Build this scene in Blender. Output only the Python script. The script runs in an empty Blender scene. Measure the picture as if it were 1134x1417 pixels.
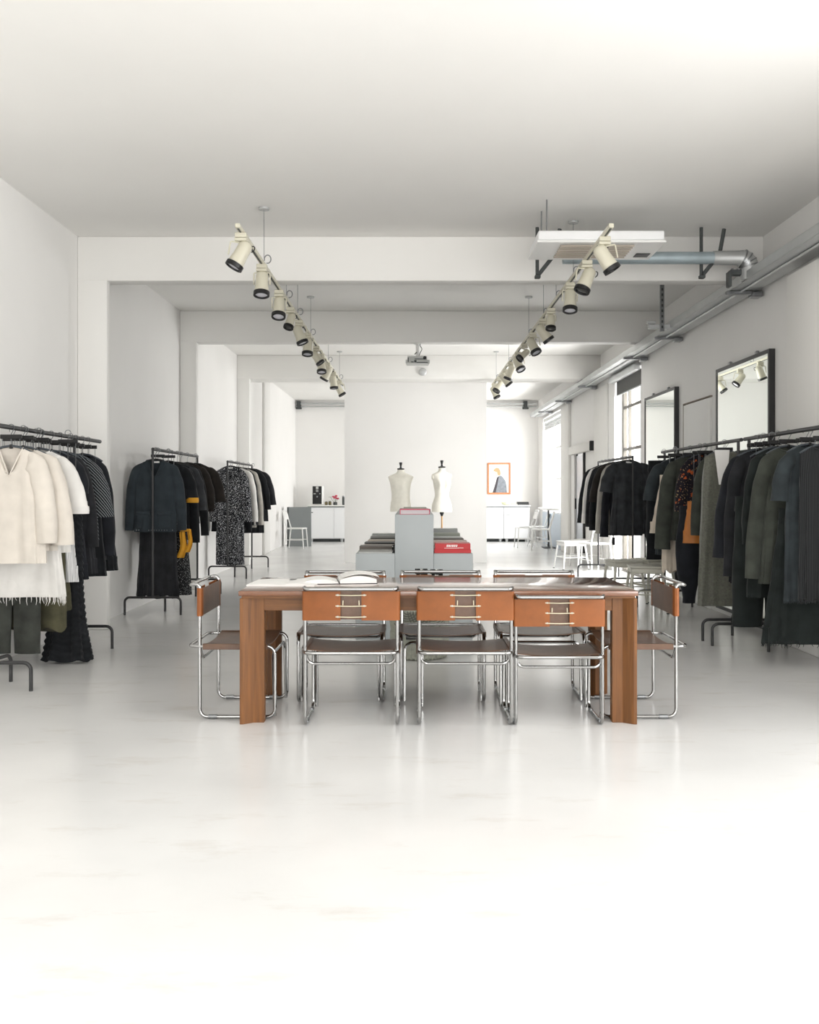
import bpy, bmesh, math, random
from mathutils import Vector, Matrix, noise

random.seed(7)
PI = math.pi
R = math.radians
SC = bpy.context.scene
COL = SC.collection


# ------------------------------------------------------------------ materials
def lin(c):
    out = []
    for v in c:
        v = v / 255.0
        out.append(v / 12.92 if v <= 0.04045 else ((v + 0.055) / 1.055) ** 2.4)
    return (out[0], out[1], out[2], 1.0)


def mat(name, rgb, rough=0.5, metal=0.0, var=0.0, vscale=4.0, bump=0.0, bscale=200.0, coat=0.0, sheen=0.0, rgb2=None,
        stretch=None, spec=None):
    m = bpy.data.materials.new(name)
    m.use_nodes = True
    nt = m.node_tree
    b = nt.nodes['Principled BSDF']
    b.inputs['Base Color'].default_value = lin(rgb)
    b.inputs['Roughness'].default_value = rough
    b.inputs['Metallic'].default_value = metal
    if coat:
        b.inputs['Coat Weight'].default_value = coat
        b.inputs['Coat Roughness'].default_value = 0.12
    if sheen:
        b.inputs['Sheen Weight'].default_value = sheen
        b.inputs['Sheen Roughness'].default_value = 0.5
    if spec is not None:
        b.inputs['Specular IOR Level'].default_value = spec
    tc = nt.nodes.new('ShaderNodeTexCoord')
    src = tc.outputs['Object']
    if stretch:
        mp = nt.nodes.new('ShaderNodeMapping')
        mp.inputs['Scale'].default_value = stretch
        nt.links.new(src, mp.inputs['Vector'])
        src = mp.outputs['Vector']
    if var or rgb2:
        n = nt.nodes.new('ShaderNodeTexNoise')
        n.inputs['Scale'].default_value = vscale
        n.inputs['Detail'].default_value = 6.0
        nt.links.new(src, n.inputs['Vector'])
        cr = nt.nodes.new('ShaderNodeValToRGB')
        cr.color_ramp.elements[0].position = 0.32
        cr.color_ramp.elements[1].position = 0.68
        if rgb2:
            cr.color_ramp.elements[0].color = lin(rgb2)
            cr.color_ramp.elements[1].color = lin(rgb)
        else:
            cr.color_ramp.elements[0].color = lin([max(0, v * (1 - var)) for v in rgb])
            cr.color_ramp.elements[1].color = lin([min(255, v * (1 + var * 0.6)) for v in rgb])
        nt.links.new(n.outputs['Fac'], cr.inputs['Fac'])
        nt.links.new(cr.outputs['Color'], b.inputs['Base Color'])
    if bump:
        n2 = nt.nodes.new('ShaderNodeTexNoise')
        n2.inputs['Scale'].default_value = bscale
        n2.inputs['Detail'].default_value = 3.0
        nt.links.new(src, n2.inputs['Vector'])
        bp = nt.nodes.new('ShaderNodeBump')
        bp.inputs['Strength'].default_value = bump
        bp.inputs['Distance'].default_value = 0.005
        nt.links.new(n2.outputs['Fac'], bp.inputs['Height'])
        nt.links.new(bp.outputs['Normal'], b.inputs['Normal'])
    return m


def cloth(name, rgb, var=0.18, bump=0.25, rough=0.92, sheen=0.08, vscale=9.0):
    return mat(name, rgb, rough=rough, var=var, vscale=vscale, bump=bump, bscale=320.0, sheen=sheen, spec=0.2)


def speckle(name, base, dot, scale, lo, rgb3=None, scale3=9.0, lo3=0.6, thr_noise=0.0):
    """woven cloth with printed specks (and a second, larger print colour)"""
    m = cloth(name, base)
    nt = m.node_tree
    b = nt.nodes['Principled BSDF']
    tc = nt.nodes.new('ShaderNodeTexCoord')
    cur = None

    def layer(below, color, sc, th, kind):
        n = nt.nodes.new('ShaderNodeTexNoise')
        n.inputs['Scale'].default_value = sc
        n.inputs['Detail'].default_value = kind
        nt.links.new(tc.outputs['Object'], n.inputs['Vector'])
        cr = nt.nodes.new('ShaderNodeValToRGB')
        cr.color_ramp.elements[0].position = th
        cr.color_ramp.elements[0].color = (0, 0, 0, 1)
        cr.color_ramp.elements[1].position = th + 0.03
        cr.color_ramp.elements[1].color = (1, 1, 1, 1)
        nt.links.new(n.outputs['Fac'], cr.inputs['Fac'])
        mx = nt.nodes.new('ShaderNodeMix')
        mx.data_type = 'RGBA'
        nt.links.new(cr.outputs['Color'], mx.inputs[0])
        if below is None:
            mx.inputs[6].default_value = lin(base)
        else:
            nt.links.new(below, mx.inputs[6])
        mx.inputs[7].default_value = lin(color)
        return mx.outputs[2]
    if rgb3:
        cur = layer(cur, rgb3, scale3, lo3, 2.0)
    cur = layer(cur, dot, scale, lo, 1.5)
    nt.links.new(cur, b.inputs['Base Color'])
    return m


def stripes(name, a, c, scale, axis='X', th=0.6):
    m = cloth(name, a)
    nt = m.node_tree
    b = nt.nodes['Principled BSDF']
    tc = nt.nodes.new('ShaderNodeTexCoord')
    w = nt.nodes.new('ShaderNodeTexWave')
    w.bands_direction = axis
    w.inputs['Scale'].default_value = scale
    w.inputs['Distortion'].default_value = 0.4
    nt.links.new(tc.outputs['Object'], w.inputs['Vector'])
    cr = nt.nodes.new('ShaderNodeValToRGB')
    cr.color_ramp.elements[0].position = th
    cr.color_ramp.elements[0].color = lin(a)
    cr.color_ramp.elements[1].position = th + 0.1
    cr.color_ramp.elements[1].color = lin(c)
    nt.links.new(w.outputs['Fac'], cr.inputs['Fac'])
    nt.links.new(cr.outputs['Color'], b.inputs['Base Color'])
    return m


def wood(name, a, c, rough=0.35, stretch=(1, 1, 1), coat=0.0, scale=6.0):
    m = mat(name, a, rough=rough, coat=coat)
    nt = m.node_tree
    b = nt.nodes['Principled BSDF']
    tc = nt.nodes.new('ShaderNodeTexCoord')
    mp = nt.nodes.new('ShaderNodeMapping')
    mp.inputs['Scale'].default_value = stretch
    nt.links.new(tc.outputs['Object'], mp.inputs['Vector'])
    n = nt.nodes.new('ShaderNodeTexNoise')
    n.inputs['Scale'].default_value = scale
    n.inputs['Detail'].default_value = 8.0
    n.inputs['Distortion'].default_value = 0.7
    nt.links.new(mp.outputs['Vector'], n.inputs['Vector'])
    cr = nt.nodes.new('ShaderNodeValToRGB')
    cr.color_ramp.elements[0].position = 0.3
    cr.color_ramp.elements[0].color = lin(c)
    cr.color_ramp.elements[1].position = 0.7
    cr.color_ramp.elements[1].color = lin(a)
    nt.links.new(n.outputs['Fac'], cr.inputs['Fac'])
    nt.links.new(cr.outputs['Color'], b.inputs['Base Color'])
    return m


def glass(name, tint=(252, 252, 252), refl=0.08):
    m = bpy.data.materials.new(name)
    m.use_nodes = True
    nt = m.node_tree
    nt.nodes.clear()
    out = nt.nodes.new('ShaderNodeOutputMaterial')
    t = nt.nodes.new('ShaderNodeBsdfTransparent')
    t.inputs['Color'].default_value = lin(tint)
    g = nt.nodes.new('ShaderNodeBsdfGlossy')
    g.inputs['Roughness'].default_value = 0.02
    mx = nt.nodes.new('ShaderNodeMixShader')
    mx.inputs[0].default_value = refl
    nt.links.new(t.outputs[0], mx.inputs[1])
    nt.links.new(g.outputs[0], mx.inputs[2])
    nt.links.new(mx.outputs[0], out.inputs['Surface'])
    return m


M = {}
M['wall'] = mat('white_plaster', (238, 237, 235), rough=0.8, var=0.012, vscale=0.8, bump=0.05, bscale=30)
M['ceil'] = mat('white_ceiling_paint', (236, 235, 232), rough=0.85, var=0.012, vscale=0.7)
M['trim'] = mat('white_trim_paint', (238, 238, 236), rough=0.6)
M['floor'] = mat('white_resin_floor', (220, 220, 219), rough=0.22, var=0.03, vscale=1.1, bump=0.02, bscale=3.0, spec=0.5)


def floor_stains(m):
    """faint brownish scuffs trodden into the resin"""
    nt = m.node_tree
    b = nt.nodes['Principled BSDF']
    old = b.inputs['Base Color'].links[0].from_socket
    tc = nt.nodes.new('ShaderNodeTexCoord')
    mp = nt.nodes.new('ShaderNodeMapping')
    mp.inputs['Scale'].default_value = (1.0, 3.2, 1.0)
    nt.links.new(tc.outputs['Object'], mp.inputs['Vector'])
    n = nt.nodes.new('ShaderNodeTexNoise')
    n.inputs['Scale'].default_value = 1.7
    n.inputs['Detail'].default_value = 9.0
    n.inputs['Roughness'].default_value = 0.7
    nt.links.new(mp.outputs['Vector'], n.inputs['Vector'])
    cr = nt.nodes.new('ShaderNodeValToRGB')
    cr.color_ramp.elements[0].position = 0.56
    cr.color_ramp.elements[0].color = (0, 0, 0, 1)
    cr.color_ramp.elements[1].position = 0.78
    cr.color_ramp.elements[1].color = (0.55, 0.55, 0.55, 1)
    nt.links.new(n.outputs['Fac'], cr.inputs['Fac'])
    mx = nt.nodes.new('ShaderNodeMix')
    mx.data_type = 'RGBA'
    nt.links.new(cr.outputs['Color'], mx.inputs[0])
    nt.links.new(old, mx.inputs[6])
    mx.inputs[7].default_value = lin((188, 180, 170))
    nt.links.new(mx.outputs[2], b.inputs['Base Color'])


floor_stains(M['floor'])
M['chrome'] = mat('chrome_tube', (168, 168, 167), rough=0.1, metal=1.0)
M['steel'] = mat('brushed_steel', (150, 152, 154), rough=0.3, metal=1.0)
M['galv'] = mat('galvanised_metal', (200, 202, 202), rough=0.45, metal=0.6, var=0.03, vscale=3)
M['bluegrey'] = mat('blue_grey_duct_paint', (168, 182, 188), rough=0.4, metal=0.3, var=0.06, vscale=5)
M['tan'] = mat('tan_saddle_leather', (134, 77, 35), spec=0.35, rough=0.45, var=0.05, vscale=14, bump=0.12, bscale=260)
M['brown'] = mat('brown_saddle_leather', (98, 72, 55), rough=0.36, var=0.14, vscale=9, bump=0.12, bscale=200)
M['cord'] = mat('pale_waxed_cord', (205, 196, 170), rough=0.7)
M['blackp'] = mat('black_plastic', (22, 22, 23), rough=0.45)
M['blackm'] = mat('black_powder_coated_steel', (44, 44, 45), rough=0.42, var=0.05)
M['woodtop'] = wood('walnut_table_top', (122, 76, 46), (94, 56, 33), rough=0.2, coat=1.0, stretch=(0.7, 9, 9), scale=5)
M['woodleg'] = wood('walnut_table_leg', (126, 79, 34), (90, 55, 21), rough=0.5, stretch=(11, 11, 0.6), scale=4)
M['woodrail'] = wood('walnut_table_apron', (126, 79, 34), (90, 55, 21), rough=0.5, stretch=(0.7, 11, 11), scale=4)
M['cream'] = mat('cream_lamp_enamel', (206, 202, 184), rough=0.35)
M['lens'] = mat('frosted_lamp_lens', (215, 215, 222), rough=0.15, spec=0.7)
M['lensd'] = mat('dark_lamp_lens', (70, 70, 68), rough=0.2)
M['plinth'] = mat('pale_grey_lacquer', (172, 178, 180), rough=0.4, var=0.015, vscale=2)
M['paper'] = mat('white_paper', (240, 239, 236), rough=0.75)
M['paperg'] = mat('grey_printed_page', (120, 120, 118), rough=0.6)
M['calico'] = mat('ivory_linen_form', (245, 242, 231), rough=0.85, var=0.02, vscale=20, bump=0.1, bscale=400)
M['lightwood'] = wood('pale_wood_pole', (205, 165, 110), (185, 140, 90), stretch=(12, 12, 1))
M['framewood'] = wood('orange_wood_frame', (205, 140, 96), (190, 120, 78), stretch=(8, 8, 2))
M['whitem'] = mat('white_painted_metal', (236, 236, 234), rough=0.35)
M['creamm'] = mat('grey_cream_painted_metal', (206, 204, 192), rough=0.4)
M['cab'] = mat('white_cabinet_lacquer', (238, 239, 240), rough=0.3)
M['dark'] = mat('dark_recess_paint', (70, 74, 74), rough=0.6)
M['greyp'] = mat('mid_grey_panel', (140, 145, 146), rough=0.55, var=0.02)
M['winbar'] = mat('grey_brown_window_bar', (88, 84, 76), rough=0.5)
M['mirror'] = mat('mirror_glass', (232, 236, 232), rough=0.0, metal=1.0)
M['glass'] = glass('window_glass')
M['blind'] = mat('dark_grey_blind_fabric', (92, 92, 90), rough=0.8, bump=0.1)
M['gasket'] = mat('door_shadow_gap', (140, 130, 120), rough=0.8)
M['hgrey'] = mat('grey_hanger_plastic', (66, 72, 78), rough=0.4)
M['red'] = mat('red_book_cover', (196, 44, 48), rough=0.4)
M['pink'] = mat('crimson_pink_cover', (206, 62, 98), rough=0.45)
M['palegreen'] = mat('pale_yellow_green_ceramic', (232, 236, 204), rough=0.3)
M['flower'] = mat('pink_petals', (214, 84, 112), rough=0.6)
M['leafdark'] = mat('dark_green_leaf', (48, 60, 44), rough=0.5)
M['basket'] = mat('grey_green_ribbed_weave', (158, 160, 148), rough=0.7, var=0.08, vscale=30)
M['basketd'] = mat('dark_weave_gap', (96, 98, 90), rough=0.8)
M['louvre'] = mat('beige_grey_louvre', (176, 166, 152), rough=0.5)
M['projgrey'] = mat('projector_grey_plastic', (196, 198, 194), rough=0.45)
M['steelpanel'] = mat('satin_steel_panel', (176, 180, 186), rough=0.25, metal=0.8)
M['bluewhite'] = mat('pale_blue_grey_panel', (196, 208, 220), rough=0.4)
M['skin'] = mat('printed_skin_tone', (238, 212, 190), rough=0.7)
M['hair'] = mat('printed_fair_hair', (186, 160, 120), rough=0.7)
M['printgrey'] = mat('printed_grey_jacket', (140, 146, 154), rough=0.7, var=0.12, vscale=12)
M['printdark'] = mat('printed_dark_shirt', (70, 66, 72), rough=0.7)
M['whiteink'] = mat('white_printed_letters', (245, 236, 234), rough=0.6)
M['floralprint'] = speckle('black_white_print', (24, 25, 26), (210, 212, 208), 70, 0.6)

# fabrics
F = {}
F['black'] = cloth('black_wool', (30, 32, 35))
F['black2'] = cloth('soft_black_cotton', (40, 41, 44))
F['blueblack'] = cloth('blue_black_twill', (34, 36, 41))
F['slate'] = cloth('dark_slate_jersey', (50, 57, 62), var=0.1)
F['char'] = cloth('charcoal_cotton', (58, 60, 63))
F['brownblack'] = cloth('brown_black_knit', (44, 40, 37))
F['greenblack'] = cloth('green_black_wool', (36, 41, 40))
F['greygreen'] = cloth('grey_green_wool', (66, 69, 63), var=0.14)
F['olive'] = cloth('olive_cotton', (82, 80, 62), var=0.16)
F['darkolive'] = cloth('dark_grey_olive_cotton', (62, 64, 60))
F['velvet'] = mat('grey_olive_velvet', (96, 97, 86), rough=0.6, var=0.14, vscale=60, bump=0.3, bscale=180, sheen=0.8)
F['cream'] = cloth('cream_wool', (216, 209, 199), var=0.03)
F['white'] = cloth('white_cotton', (228, 226, 222), var=0.03)
F['ecru'] = cloth('ecru_linen', (222, 210, 194), var=0.05)
F['lightgrey'] = cloth('light_grey_knit', (178, 174, 166), var=0.06)
F['mustard'] = cloth('mustard_silk', (218, 158, 48), var=0.06, rough=0.6)
F['ochre'] = mat('ochre_leather', (190, 116, 44), rough=0.5, var=0.05, vscale=8)
F['speck'] = speckle('black_cloth_white_specks', (30, 32, 36), (214, 216, 220), 95, 0.585)
F['speckfine'] = speckle('black_cloth_fine_specks', (30, 31, 33), (170, 172, 172), 120, 0.62)
F['floral'] = speckle('dark_floral_print', (34, 31, 38), (160, 136, 100), 60, 0.63, (180, 88, 46), 20, 0.6)
F['tweed'] = stripes('black_grey_fringed_weave', (30, 31, 33), (62, 64, 65), 30, 'X', 0.72)
F['pinstripe'] = stripes('black_chevron_stripe', (28, 30, 33), (132, 138, 142), 22, 'DIAGONAL', 0.8)
F['whitestripe'] = stripes('white_grey_stripe', (226, 226, 226), (150, 152, 154), 40, 'X', 0.8)
F['denim'] = cloth('washed_black_denim', (54, 60, 63), var=0.15)


# ------------------------------------------------------------------ mesh helpers
def B():
    return bmesh.new()


def add_box(bm, size, center=(0, 0, 0), bevel=0.0, rot=None, seg=1, mi=0):
    b2 = bmesh.new()
    bmesh.ops.create_cube(b2, size=1.0)
    bmesh.ops.scale(b2, vec=size, verts=b2.verts)
    if bevel:
        bmesh.ops.bevel(b2, geom=list(b2.edges), offset=min(bevel, min(size) * 0.49), segments=seg, profile=0.5, affect='EDGES')
    mx = Matrix.Translation(center)
    if rot is not None:
        mx = mx @ rot
    _merge(bm, b2, mx, mi)


def _merge(bm, b2, mx=None, mi=0):
    vm = {}
    for v in b2.verts:
        vm[v] = bm.verts.new((mx @ v.co) if mx is not None else v.co)
    for f in b2.faces:
        try:
            nf = bm.faces.new([vm[v] for v in f.verts])
            nf.material_index = mi
        except ValueError:
            pass
    b2.free()


def fillet(pts, r, n=5, closed=False):
    pts = [Vector(p) for p in pts]
    out = []
    N = len(pts)
    for i, p in enumerate(pts):
        if not closed and (i == 0 or i == N - 1):
            out.append(p)
            continue
        a, c = pts[(i - 1) % N], pts[(i + 1) % N]
        d1, d2 = (a - p), (c - p)
        l1, l2 = d1.length, d2.length
        d1.normalize()
        d2.normalize()
        ang = d1.angle(d2)
        if ang > PI - 0.02:
            out.append(p)
            continue
        t = min(r / math.tan(ang / 2), l1 * 0.49, l2 * 0.49)
        rr = t * math.tan(ang / 2)
        bis = (d1 + d2).normalized()
        cen = p + bis * (rr / math.sin(ang / 2))
        s, e = p + d1 * t - cen, p + d2 * t - cen
        for k in range(n + 1):
            out.append(cen + s.normalized().slerp(e.normalized(), k / n) * rr)
    return out


def add_tube(bm, pts, r, seg=8, closed=False, caps=True, mi=0):
    pts = [Vector(p) for p in pts]
    q = [pts[0]]
    for p in pts[1:]:
        if (p - q[-1]).length > 1e-6:
            q.append(p)
    if closed and (q[0] - q[-1]).length < 1e-6:
        q.pop()
    pts = q
    N = len(pts)
    rad = r if isinstance(r, (list, tuple)) else [r] * N
    tang = []
    for i in range(N):
        if closed:
            t = pts[(i + 1) % N] - pts[i - 1]
        else:
            t = pts[min(i + 1, N - 1)] - pts[max(i - 1, 0)]
        tang.append(t.normalized() if t.length > 1e-9 else Vector((0, 0, 1)))
    up = Vector((0, 0, 1))
    if abs(tang[0].dot(up)) > 0.9:
        up = Vector((1, 0, 0))
    n = (up - tang[0] * up.dot(tang[0])).normalized()
    frames = [n]
    for i in range(1, N):
        ax = tang[i - 1].cross(tang[i])
        if ax.length > 1e-8:
            n = Matrix.Rotation(tang[i - 1].angle(tang[i]), 3, ax.normalized()) @ n
        n = (n - tang[i] * n.dot(tang[i])).normalized()
        frames.append(n)
    rings = []
    for i in range(N):
        u = frames[i]
        v = tang[i].cross(u)
        rings.append([bm.verts.new(pts[i] + (u * math.cos(2 * PI * k / seg) + v * math.sin(2 * PI * k / seg)) * rad[i]) for k in range(seg)])
    off = 0
    if closed:
        best = 1e9
        for o in range(seg):
            d = (rings[-1][0].co - rings[0][o].co).length
            if d < best:
                best, off = d, o
    for i in range(N if closed else N - 1):
        a, b = rings[i], rings[(i + 1) % N]
        o = off if (closed and i == N - 1) else 0
        for k in range(seg):
            f = bm.faces.new((a[k], a[(k + 1) % seg], b[(k + 1 + o) % seg], b[(k + o) % seg]))
            f.material_index = mi
    if caps and not closed:
        bm.faces.new(list(reversed(rings[0]))).material_index = mi
        bm.faces.new(rings[-1]).material_index = mi


def add_lathe(bm, prof, seg=20, mx=None, mi=0, cap0=True, cap1=True):
    mx = mx or Matrix()
    rings = []
    for (r, z) in prof:
        rings.append([bm.verts.new(mx @ Vector((r * math.cos(2 * PI * k / seg), r * math.sin(2 * PI * k / seg), z))) for k in range(seg)])
    for a, b in zip(rings, rings[1:]):
        for k in range(seg):
            bm.faces.new((a[k], a[(k + 1) % seg], b[(k + 1) % seg], b[k])).material_index = mi
    if cap0:
        bm.faces.new(list(reversed(rings[0]))).material_index = mi
    if cap1:
        bm.faces.new(rings[-1]).material_index = mi


def add_prism(bm, poly, z0, z1, mx=None, mi=0):
    mx = mx or Matrix()
    a = [bm.verts.new(mx @ Vector((p[0], p[1], z0))) for p in poly]
    b = [bm.verts.new(mx @ Vector((p[0], p[1], z1))) for p in poly]
    n = len(poly)
    bm.faces.new(list(reversed(a))).material_index = mi
    bm.faces.new(b).material_index = mi
    for i in range(n):
        bm.faces.new((a[i], a[(i + 1) % n], b[(i + 1) % n], b[i])).material_index = mi


def add_grid(bm, rows, closed_u=False, mi=0):
    vs = [[bm.verts.new(p) for p in row] for row in rows]
    n = len(vs[0])
    for a, b in zip(vs, vs[1:]):
        for k in range(n if closed_u else n - 1):
            bm.faces.new((a[k], a[(k + 1) % n], b[(k + 1) % n], b[k])).material_index = mi
    return vs


def obj(name, bm, m, parent=None, loc=None, rotz=0.0, smooth=True, ang=40):
    bmesh.ops.recalc_face_normals(bm, faces=bm.faces)
    me = bpy.data.meshes.new(name)
    bm.to_mesh(me)
    bm.free()
    for mm in (m if isinstance(m, (list, tuple)) else [m]):
        me.materials.append(mm)
    if smooth:
        me.polygons.foreach_set('use_smooth', [True] * len(me.polygons))
        me.set_sharp_from_angle(angle=R(ang))
    o = bpy.data.objects.new(name, me)
    COL.objects.link(o)
    if parent is not None:
        o.parent = parent
    if loc is not None:
        o.location = loc
    o.rotation_euler.z = rotz
    return o


def tag(o, label, cat, group=None, kind=None):
    o['label'] = label
    o['category'] = cat
    if group:
        o['group'] = group
    if kind:
        o['kind'] = kind
    return o


def thing(name, label, cat, loc=(0, 0, 0), rotz=0.0, group=None):
    o = bpy.data.objects.new(name, None)
    o.empty_display_size = 0.1
    COL.objects.link(o)
    o.location = loc
    o.rotation_euler = (0, 0, rotz)
    return tag(o, label, cat, group)


def struct(name, bm, m, label=None, cat=None, parent=None, smooth=False):
    o = obj(name, bm, m, parent, smooth=smooth)
    if parent is None:
        o['kind'] = 'structure'
        if label:
            o['label'] = label
            o['category'] = cat or 'wall'
    return o


def dup(root, loc=None, rotz=None, label=None, group=None):
    r = root.copy()
    COL.objects.link(r)
    if loc is not None:
        r.location = loc
    if rotz is not None:
        r.rotation_euler = (0, 0, rotz)
    if label:
        r['label'] = label
    if group:
        r['group'] = group
    for ch in list(root.children):
        c = ch.copy()
        COL.objects.link(c)
        c.parent = r
        for g in ch.children:
            d = g.copy()
            COL.objects.link(d)
            d.parent = c
    return r


# ------------------------------------------------------------------ camera
CAMZ = 1.30
FPX = 1292.0
cam = bpy.data.cameras.new('camera')
cam.sensor_fit = 'HORIZONTAL'
cam.sensor_width = 36.0
cam.lens = 36.0 * FPX / 1134.0
cam.shift_x = -5.0 / 1134.0
cam.shift_y = -28.5 / 1134.0
cam.clip_start = 0.05
co = bpy.data.objects.new('camera', cam)
COL.objects.link(co)
co.location = (0, 0, CAMZ)
co.rotation_euler = (PI / 2, 0, 0)
SC.camera = co

# ------------------------------------------------------------------ room shell
XL, XR, YB, YF, ZC = -3.10, 3.30, 24.6, -2.6, 3.70
T = 0.35


def wall_boxes(bm, fixed, a0, a1, z0, z1, holes, axis):
    """a wall of thickness T outside the plane `fixed`, along a0..a1, with rectangular openings (a, b, zlo, zhi)"""
    def bx(p, q, zl, zh):
        if q - p < 1e-4 or zh - zl < 1e-4:
            return
        if axis == 'Y':
            s = 1 if fixed > 0 else -1
            add_box(bm, (T, q - p, zh - zl), (fixed + s * T / 2, (p + q) / 2, (zl + zh) / 2))
        else:
            s = 1 if fixed > 0 else -1
            add_box(bm, (q - p, T, zh - zl), ((p + q) / 2, fixed + s * T / 2, (zl + zh) / 2))
    cur = a0
    for (p, q, zl, zh) in sorted(holes):
        bx(cur, p, z0, z1)
        bx(p, q, z0, zl)
        bx(p, q, zh, z1)
        cur = q
    bx(cur, a1, z0, z1)


bm = B()
add_box(bm, (XR - XL + 2 * T + 0.4, YB - YF + 2 * T, 0.2), ((XL + XR) / 2 - 0.1, (YB + YF) / 2, -0.1))
struct('floor', bm, M['floor'], 'glossy white resin floor with faint stains', 'floor')
bm = B()
add_box(bm, (XR - XL + 2 * T + 0.4, YB - YF + 2 * T, 0.2), ((XL + XR) / 2 - 0.1, (YB + YF) / 2, ZC + 0.1))
struct('ceiling', bm, M['ceil'], 'white painted ceiling above the showroom', 'ceiling')
bm = B()
wall_boxes(bm, XL - 0.06, YF - T, 8.85, 0, ZC, [], 'Y')
wall_boxes(bm, XL, 8.85, YB + T, 0, ZC, [], 'Y')
struct('wall_left', bm, M['wall'], 'white plaster wall behind the left clothes rails', 'wall')
W1 = (13.5, 15.3, 0.0, 3.13)
W2 = (20.7, 23.7, 0.82, 3.15)
W3 = (0.4, 4.6, 0.25, 3.2)  # unseen opening added beside the camera to let light in
D2 = (17.9, 19.1, 0.0, 2.06)
bm = B()
wall_boxes(bm, XR, YF - T, YB + T, 0, ZC, [W1, W2, W3, D2], 'Y')
struct('wall_right', bm, M['wall'], 'white plaster wall with windows behind the right clothes rails', 'wall')
bm = B()
wall_boxes(bm, YB, XL, XR, 0, ZC, [], 'X')
struct('wall_back', bm, M['wall'], 'white plaster wall behind the kitchen cabinets', 'wall')
WF = (-2.9, 3.0, 0.05, 3.3)  # added opening behind the camera, there to brighten the near room
bm = B()
wall_boxes(bm, YF, XL - 0.06, XR, 0, ZC, [WF], 'X')
struct('wall_front', bm, M['wall'], 'white wall with a wide opening added for daylight', 'wall')

# partition standing in the middle of the room
bm = B()
add_box(bm, (2.59, 0.35, ZC), (0.045, 17.175, ZC / 2))
struct('wall_partition', bm, M['wall'], 'tall white partition wall behind the two dress forms', 'wall')

# pilasters and ceiling beams
n_trim = 0


def trim(parts):
    global n_trim
    n_trim += 1
    b = B()
    for (x0, x1, y0, y1, z0, z1) in parts:
        add_box(b, (x1 - x0, y1 - y0, z1 - z0), ((x0 + x1) / 2, (y0 + y1) / 2, (z0 + z1) / 2), bevel=0.012, seg=2)
    struct('trim_%d' % n_trim, b, M['ceil'], smooth=True)


for (y0, y1) in ((8.78, 8.96), (12.40, 12.60), (16.42, 17.0)):
    trim([(XL - (0.06 if y0 < 9 else 0), XR, y0, y1, 3.28, ZC)])
for (y0, y1) in ((8.78, 8.88), (12.40, 12.52), (16.42, 16.56)):
    trim([(XL - (0.06 if y0 < 9 else 0), -2.88, y0, y1, 0, 3.29)])
trim([(XL, XL + 0.05, 19.2, 19.9, 0, ZC)])
trim([(XR - 0.14, XR, 7.1, 7.9, 0, 3.12)])
trim([(XR - 0.03, XR, 15.75, 16.9, 0, 3.12)])
trim([(XR - 0.06, XR, 19.5, 20.5, 0, 3.12)])

# conduit along the back wall
t = thing('conduit_pipe', 'grey conduit running along the back wall below the ceiling', 'pipe', (0, 24.5, 3.6))
b = B()
add_tube(b, [(-3.099, 0, 0), (3.25, 0, 0)], 0.024, 10)
add_tube(b, [(-3.099, 0.02, -0.075), (3.25, 0.02, -0.075)], 0.015, 8)
obj('pipe', b, M['galv'], t)
for x in (-3.0, 2.95):
    b = B()
    add_box(b, (0.1, 0.136, 0.2), (x, 0.028, -0.03), bevel=0.01)
    add_box(b, (0.16, 0.05, 0.05), (x, -0.02, -0.12), bevel=0.01)
    obj('bracket', b, M['dark'], t)

# windows -----------------------------------------------------------
def window(n, y0, y1, z0, z1, xplane, bars_y, bars_z, fm, fw=0.045):
    w = bpy.data.objects.new('window_%d' % n, None)
    COL.objects.link(w)
    w['kind'] = 'structure'
    w.location = (xplane, (y0 + y1) / 2, z0)
    h, l = z1 - z0, y1 - y0
    b = B()
    add_box(b, (0.06, l, fw), (0, 0, fw / 2))
    add_box(b, (0.06, l, fw), (0, 0, h - fw / 2))
    add_box(b, (0.06, fw, h - 2 * fw), (0, -l / 2 + fw / 2, h / 2))
    add_box(b, (0.06, fw, h - 2 * fw), (0, l / 2 - fw / 2, h / 2))
    for y in bars_y:
        add_box(b, (0.05, fw, h - 2 * fw), (0, y - (y0 + y1) / 2, h / 2))
    for z in bars_z:
        add_box(b, (0.045, l - 2 * fw, fw), (0, 0, z - z0))
    obj('window_frame', b, fm, w, smooth=False)
    b = B()
    add_box(b, (0.008, l - fw, h - fw), (0, 0, h / 2))
    obj('pane', b, M['glass'], w, smooth=False)
    return w


window(1, 13.5, 15.3, 0.0, 3.13, XR + 0.17, [14.1, 14.92], [0.9, 1.98, 2.66], M['winbar'])
window(2, 20.7, 23.7, 0.82, 3.15, XR + 0.17, [21.7, 22.7], [1.6, 2.35], M['whitem'])
window(3, 0.4, 4.6, 0.25, 3.2, XR + 0.17, [1.5, 2.5, 3.5], [2.4], M['blackm'])  # out-of-view window added for its light
w = bpy.data.objects.new('window_4', None)  # unseen glazing for the opening added behind the camera
COL.objects.link(w)
w['kind'] = 'structure'
w.location = (0.05, YF - 0.17, 0.05)
b = B()
for x in (-2.9, -0.95, 0.95, 2.9):
    add_box(b, (0.07, 0.07, 3.25), (x, 0, 1.625))
for z in (0.04, 3.21):
    add_box(b, (5.9, 0.06, 0.08), (0, 0, z))
obj('window_frame', b, M['blackm'], w, smooth=False)
b = B()
add_box(b, (5.8, 0.01, 3.1), (0, 0, 1.63))
obj('pane', b, M['glass'], w, smooth=False)

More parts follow.
